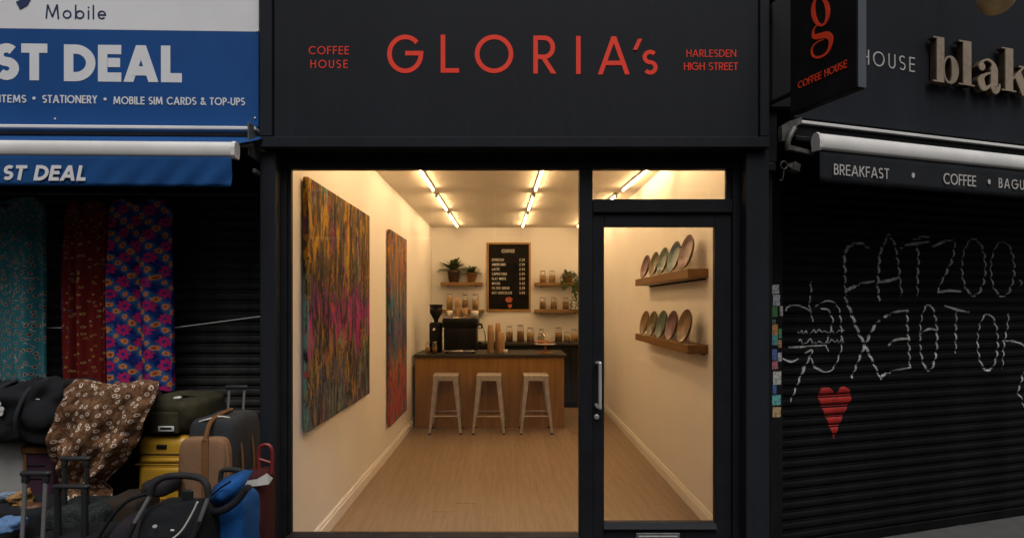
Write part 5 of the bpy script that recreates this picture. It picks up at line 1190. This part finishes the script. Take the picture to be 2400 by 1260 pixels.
# olive bag on top of it
Yo = -.24; ob = thing('camouflage_holdall', 'olive camouflage holdall lying on the yellow suitcase', 'holdall', (DX(415, Yo), Yo+.06, yz))
m = MB(); m.blob((DX(418, Yo), Yo+.06, (Z(928, Yo)+yz)/2), ((DX(487, Yo)-DX(345, Yo))/2, .20, (Z(926, Yo)-yz)/2), .42, .45, .02, 7, 44, 24, 5); m.build('bag_body', M['olive'], ob, True)
yf = Yo-.142
m = MB(); m.rbox(DX(375, yf), DX(412, yf), yf-.019, yf-.0125, Z(1009, yf), Z(996, yf), .003, 2); m.build('name_label', M['tag'], ob, True)
m = MB(); m.rbox(DX(378, yf-.01), DX(405, yf-.01), yf-.0205, yf-.0192, Z(1005, yf-.01), Z(1000, yf-.01), .001, 1); m.build('label_print', M['black'], ob, True)
m = MB(); m.rbox(DX(352, yf), DX(420, yf), yf-.012, yf+.03, Z(1016, yf), Z(965, yf), .012, 3); m.build('pocket', M['olive'], ob, True)
m = MB(); m.tube(smooth_pts([(DX(425, Yo), Yo-.02, Z(935, Yo)), (DX(440, Yo), Yo-.05, Z(922, Yo)), (DX(455, Yo), Yo-.01, Z(928, Yo)), (DX(470, Yo), Yo+.02, Z(940, Yo))], 4), .012, 8); m.build('strap', M['olive'], ob, True)
m = MB(); m.blob((DX(433, Yo), Yo-.07, Z(927, Yo)), (.022, .014, .008), .8, .8, .004, 30, 16, 10); m.build('paper_tag', M['tag'], ob, True)
# big trolley backpack
bx0, bx1, by0, by1, bz1 = -1.525, -1.297, -.675, -.345, 1.135
bp_ = thing('trolley_backpack', 'grey trolley backpack with tan front pocket and brown straps', 'backpack', ((bx0+bx1)/2, (by0+by1)/2, .34))
MB().blob(((bx0+bx1)/2, (by0+by1)/2, (bz1+.36)/2), ((bx1-bx0)/2, (by1-by0)/2, (bz1-.36)/2), .22, .28, .010, 9, 48, 30, 4).build('bag_body', M['graphite'], bp_, True)
m = MB(); m.blob(((bx0+bx1)/2-.006, by0-.005, .745), ((bx1-bx0)/2-.006, .055, .315), .22, .3, .008, 9, 40, 24, 7); m.build('front_pocket', M['tan'], bp_, True)
pr = [(((bx0+bx1)/2-.006)+(.112)*math.copysign(abs(math.cos(t))**.35, math.cos(t)), by0-.030, .745+.31*math.copysign(abs(math.sin(t))**.35, math.sin(t))) for t in [2*PI*i/40 for i in range(40)]]
m = MB(); m.tube(pr, .008, 6, True); m.build('pocket_piping', M['tan'], bp_, True)
m = MB(); m.rbox((bx0+bx1)/2-.002, (bx0+bx1)/2+.030, by0-.066, by0-.052, .45, 1.06, .004, 2); m.build('strap', M['brownstrap'], bp_, True)
m = MB(); m.tube(smooth_pts([((bx0+bx1)/2+.014, by0-.06, 1.05), ((bx0+bx1)/2+.012, by0-.02, 1.115), ((bx0+bx1)/2+.01, by0+.06, 1.142), ((bx0+bx1)/2+.01, by0+.2, 1.148)], 4), .011, 6); m.build('strap', M['brownstrap'], bp_, True)
for xs, yy in ((bx1+.002, by0+.08), (bx1+.002, by0+.20)): m = MB(); m.tube(smooth_pts([(xs-.002, yy, .46), (xs+.006, yy, .70), (xs+.004, yy, .96), (xs-.03, yy, 1.085)], 4), .006, 6); m.build('side_strap', M['brownstrap'], bp_, True)
m = MB(); m.tube(smooth_pts([(bx0+.05, by0+.03, 1.12), (bx0+.10, by0+.02, 1.135), (bx1-.08, by0+.06, 1.14), (bx1-.02, by0+.10, 1.11)], 4), .004, 6); m.build('cord', M['tag'], bp_, True)
hy = by1+.05; hx0, hx1 = DX(532, hy), DX(577, hy)
for xx in (hx0+.012, hx1-.010): MB().tube([(xx, hy-.03, 1.0), (xx, hy, Z(912, hy))], .0065, 8).build('telescopic_rod', M['greyrod'], bp_, True)
MB().rbox(hx0-.01, hx1+.008, hy-.012, hy+.012, Z(912, hy), Z(902, hy), .008, 3).build('handle_grip', M['darkrod'], bp_, True)
bsk = thing('storage_crate', 'dark crate hidden beneath the trolley backpack', 'crate', (-1.43, -.5, gz)); MB().box(bx0, bx1, by0+.01, by1, gz, .335, .006).build('crate_body', M['black'], bsk, True); MB().box(bx0+.02, bx1-.02, by0+.004, by0+.0095, .1, .3, .002).build('crate_panel', M['browncase'], bsk, True)
# maroon case with red handle by the coffee shop pilaster
Ym = -.60; mx0, mx1 = DX(540, Ym), DX(641, -.47)
mc = case('maroon_suitcase', 'maroon suitcase with a white tag strap by the pilaster', mx0, mx1, Ym, -.43, gz, Z(1112, Ym), M['maroon'], .03)
m = MB(); m.tube(smooth_pts([(DX(p, -.5), -.5, Z(q, -.5)) for p, q in ((609, 1110), (606, 1086), (606, 1058), (612, 1044), (628, 1042), (637, 1054), (638, 1082), (636, 1110))], 4), .009, 8); m.tube([(DX(607, -.5), -.5, Z(1075, -.5)), (DX(637, -.5), -.5, Z(1084, -.5))], .007, 8); m.build('carry_handle', M['redplastic'], mc, True)
yt = Ym-.012; m = MB(); m.add([(DX(p, yt), yt-(.01 if k % 2 else 0), Z(q, yt)) for k, (p, q) in enumerate(((572, 1126), (605, 1120), (626, 1108), (642, 1118), (630, 1134), (606, 1136), (577, 1140)))], [(0, 1, 5, 6), (1, 2, 3, 4, 5)]); m.build('tag_strap', M['tag'], mc, True); mo = mc.children[-1].modifiers.new('thickness', 'SOLIDIFY'); mo.thickness = .004
# blue shopping trolley bag
Yb = -.93; sx0, sx1 = DX(487, Yb), DX(586, Yb+.07)
sb = thing('blue_shopping_trolley', 'bright blue shopping trolley bag with black trim', 'shopping trolley', ((sx0+sx1)/2, Yb+.12, gz))
zt_ = Z(1172, Yb); m = MB(); m.blob(((sx0+sx1)/2, Yb+.10, (zt_+.13)/2), ((sx1-sx0)/2, .10, (zt_-.13)/2), .28, .4, .022, 13, 48, 36, 3); m.build('bag_body', M['bluenylon'], sb, True)
m = MB(); fl_ = [(492, 1150), (508, 1136), (545, 1122), (566, 1124), (556, 1150), (528, 1176), (510, 1178), (496, 1168)]
m.add([(DX(p, Yb-.01), Yb-.02+.16*max(0, (1170-q)/60), Z(q, Yb-.01)) for p, q in fl_]+[(DX(530, Yb), Yb-.045, Z(1146, Yb))], [(i, (i+1) % 8, 8) for i in range(8)], True); m.build('top_flap', M['bluenylon'], sb, True); mo = sb.children[-1].modifiers.new('thickness', 'SOLIDIFY'); mo.thickness = .01
m = MB(); m.tube(smooth_pts([(DX(p, Yb-.03), Yb-.03-.015*math.sin(k), Z(q, Yb-.03)) for k, (p, q) in enumerate(((488, 1188), (505, 1196), (530, 1190), (556, 1172), (574, 1146), (582, 1150)))], 5), .016, 8); m.build('black_trim', M['blackfab'], sb, True)
m = MB(); m.tube([(DX(p, Yb-.035), Yb-.05, Z(q, Yb-.035)) for p, q in ((500, 1158), (520, 1140), (545, 1124))], .004, 6); m.build('flap_piping', M['black'], sb, True)
m = MB(); m.tube(smooth_pts([(DX(p, Yb+.14), Yb+.14, Z(q, Yb+.14)) for p, q in ((517, 1150), (518, 1110), (526, 1100), (558, 1101), (566, 1110), (568, 1150))], 4), .011, 8); m.build('carry_handle', M['foam'], sb, True)
for xx in (sx0+.02, sx1-.02): MB().lathe([(0, -.012), (.06, -.012), (.065, 0), (.06, .012), (0, .012)], 18, (xx, Yb+.22, gz+.065), Matrix.Rotation(PI/2, 3, 'Y')).build('wheel', M['rubber'], sb, True)
# black folding trolley with foam handle, nearest the street
Yf = -1.07
ft = thing('folding_shopping_cart', 'black folding cart with arched foam handle and silver arms', 'shopping trolley', (DX(410, Yf), Yf+.1, gz))
hp_ = smooth_pts([(DX(p, Yf), Yf+dy, Z(q, Yf)) for p, q, dy in ((353, 1158, 0), (362, 1132, 0), (382, 1119, .01), (420, 1116, .015), (462, 1120, .01), (484, 1134, 0), (489, 1162, 0))], 5)
m = MB(); m.tube(hp_, .0135, 10); m.build('foam_handle', M['foam'], ft, True)
for (p0, q0, p1, q1) in ((353, 1160, 322, 1222), (488, 1164, 452, 1275)):
    m = MB(); m.tube([(DX(p0, Yf), Yf, Z(q0, Yf)), (DX(p1, Yf), Yf-.02, Z(q1, Yf))], .0085, 8); m.build('silver_arm', M['greyrod'], ft, True)
for (p0, q0, p1, q1) in ((323, 1219, 292, 1300), (470, 1215, 440, 1330)):
    m = MB(); m.tube([(DX(p0, Yf), Yf-.02, Z(q0, Yf)), (DX(p1, Yf), Yf-.04, Z(q1, Yf)), (DX(p1-30, Yf), Yf+.05, gz+.02)], .0115, 8); m.build('lower_arm', M['darkrod'], ft, True)
m = MB(); m.blob((DX(392, Yf), Yf+.10, .40), (.145, .12, .46), .35, .42, .018, 7, 40, 26, 9); m.build('bag_body', M['blackfab'], ft, True)
yq = Yf-.026
m = MB(); m.grid(lambda u, v: Vector((DX(338+120*u+16*v-10*u*v, yq), yq-.012*math.sin(PI*u)+.06*v, Z(1262-84*v+14*(1-u)*v, yq))), 14, 10); m.build('top_flap', M['blackfab'], ft, True); mo = ft.children[-1].modifiers.new('thickness', 'SOLIDIFY'); mo.thickness = .008
m = MB(); m.tube(smooth_pts([(DX(p, yq), yq-.015, Z(q, yq)) for p, q in ((404, 1262), (430, 1240), (452, 1205), (468, 1172))], 5), .004, 6); m.build('zip', M['tag'], ft, True)
m = MB(); m.prism(arc(DX(368, yq), Z(1229, yq), .009, .006, 0, 360, 14)[:-1], lambda u, v, d: Vector((u, yq-.012-d, v)), 0, .004); m.build('round_badge', M['tag'], ft, True)
m = MB(); m.rbox(DX(404, yq), DX(413, yq), yq-.016, yq-.011, Z(1241, yq), Z(1236, yq), .002, 1); m.build('small_badge', M['tag'], ft, True)
m = MB(); m.rbox(DX(421, -1.), DX(446, -1.), -.99, -.97, Z(1260, -1.), Z(1150, -1.), .006, 2); m.build('back_support', M['darkrod'], ft, True)
for xx in (DX(330, Yf), DX(450, Yf)): MB().lathe([(0, -.012), (.06, -.012), (.065, 0), (.06, .012), (0, .012)], 18, (xx, Yf+.2, gz+.065), Matrix.Rotation(PI/2, 3, 'Y')).build('wheel', M['rubber'], ft, True)
# plum bag slumped beside it
Yp = -.98; pb = thing('plum_holdall', 'slumped plum black holdall left of the folding cart', 'holdall', (DX(290, Yp), Yp+.12, gz))
m = MB(); m.blob((DX(285, Yp), Yp+.16, .36), (.15, .15, .385), .5, .5, .03, 6, 44, 26, 6); m.build('bag_body', M['plumfab'], pb, True)
m = MB(); m.blob((DX(368, Yp+.12), Yp+.16, Z(1143, Yp+.12)), (.060, .09, .032), .5, .6, .008, 12, 26, 14, 1); m.build('rolled_end', M['plumfab'], pb, True)
m = MB(); m.tube(smooth_pts([(DX(p, Yp-.02), Yp-.02, Z(q, Yp-.02)) for p, q in ((232, 1256), (262, 1210), (300, 1172), (345, 1156))], 5), .008, 6); m.build('strap', M['blackfab'], pb, True)
# dark brown case lying between cloth and yellow suitcase
Yd = -.66; case('flat_brown_case', 'dark brown case lying flat in front of the yellow suitcase', DX(232, Yd), DX(318, Yd), Yd, -.45, gz, Z(1174, Yd), M['browncase'], .03)
# black cases with pull-up handles
Y1 = -.74; c2 = case('tweed_suitcase', 'dark speckled suitcase with black pull-up handle under the cloth hem', DX(96, Y1), DX(236, Y1), Y1, -.52, gz, Z(1192, Y1), M['tweed'], .035, 0, M['black'])
handle(c2, DX(160, Y1+.1), DX(225, Y1+.1), Y1+.06, Z(1200, Y1), Z(1068, Y1+.06), M['darkrod'], M['darkrod'], .010, .022)
Y2 = -1.0; c3 = case('black_suitcase', 'black suitcase whose dark pull-up handle stands in the middle', DX(98, Y2), DX(214, Y2), Y2, -.78, gz, Z(1262, Y2), M['blackfab'], .035)
handle(c3, DX(114, Y2), DX(194, Y2), Y2+.03, Z(1290, Y2), Z(1134, Y2+.03), M['darkrod'], M['darkrod'], .013, .018)
Y3 = -1.08; c4 = case('cabin_suitcase', 'suitcase with silver pull-up rods and black grip, far left front', DX(16, Y3), DX(96, Y3), Y3, -.86, gz, Z(1285, Y3), M['blackfab'], .03)
handle(c4, DX(42, Y3), DX(107, Y3), Y3+.02, Z(1300, Y3), Z(1102, Y3+.02), M['greyrod'], M['darkrod'], .0085, .022, -.02)
Y4 = -.72; case('low_black_case', 'low black case at the left edge behind the silver rods', DX(-80, Y4), DX(92, Y4), Y4, -.46, gz, Z(1196, Y4), M['blackfab'], .03)
# small loose things at the left edge
m = MB(); m.blob((DX(16, -.80), -.80, Z(1228, -.80)), (.055, .045, .026), .5, .6, .022, 22, 44, 30, 3); o = m.build('folded_scarf', fabric('pale_blue_cloth', (.10, .19, .36), .15, 260)); tag(o, 'folded pale blue cloth at the bottom left corner', 'scarf')
m = MB(); m.blob((DX(52, -.62), -.62, Z(1168, -.62)-.0), (.042, .038, .034), .7, .7, .024, 34, 48, 34, 5); o = m.build('straw_pouch', fabric('straw_weave', (.24, .135, .05), .5, 90, big=30)); tag(o, 'small crumpled straw coloured pouch behind the silver rods', 'pouch')
m = MB(); m.blob((DX(20, -.60), -.60, Z(1160, -.60)), (.036, .03, .014), .45, .5, .014, 30, 36, 24, 8); o = m.build('cloth_hat', fabric('ice_blue_cloth', (.17, .22, .30), .15, 260)); tag(o, 'small ice blue folded cloth hat at the left edge', 'hat')
m = MB(); m.blob((DX(76, -.66), -.66, Z(1192, -.66)), (.045, .035, .028), .6, .7, .008, 18, 26, 16, 4); o = m.build('leather_purse', paint('brown_leather', (.09, .035, .014), .5, var=.25, sc_=30)); tag(o, 'small brown leather purse lying on the low black case', 'purse')
# litter on the pavement
lx_, ly_ = X(2240, 1.02), 1.02
Yl = 1.69*FPX/(1229-CY)+CAMY
m = MB(); m.add([(0, 0, .001), (.05, .012, .004), (.046, .034, .010), (.004, .026, .003)], [(0, 1, 2, 3)]); o = m.build('paper_scrap', M['tag']); o.location = (X(2236, Yl), Yl-.02, gz); tag(o, 'scrap of white paper lying at the foot of the right shutter', 'litter'); mo = o.modifiers.new('thickness', 'SOLIDIFY'); mo.thickness = .001
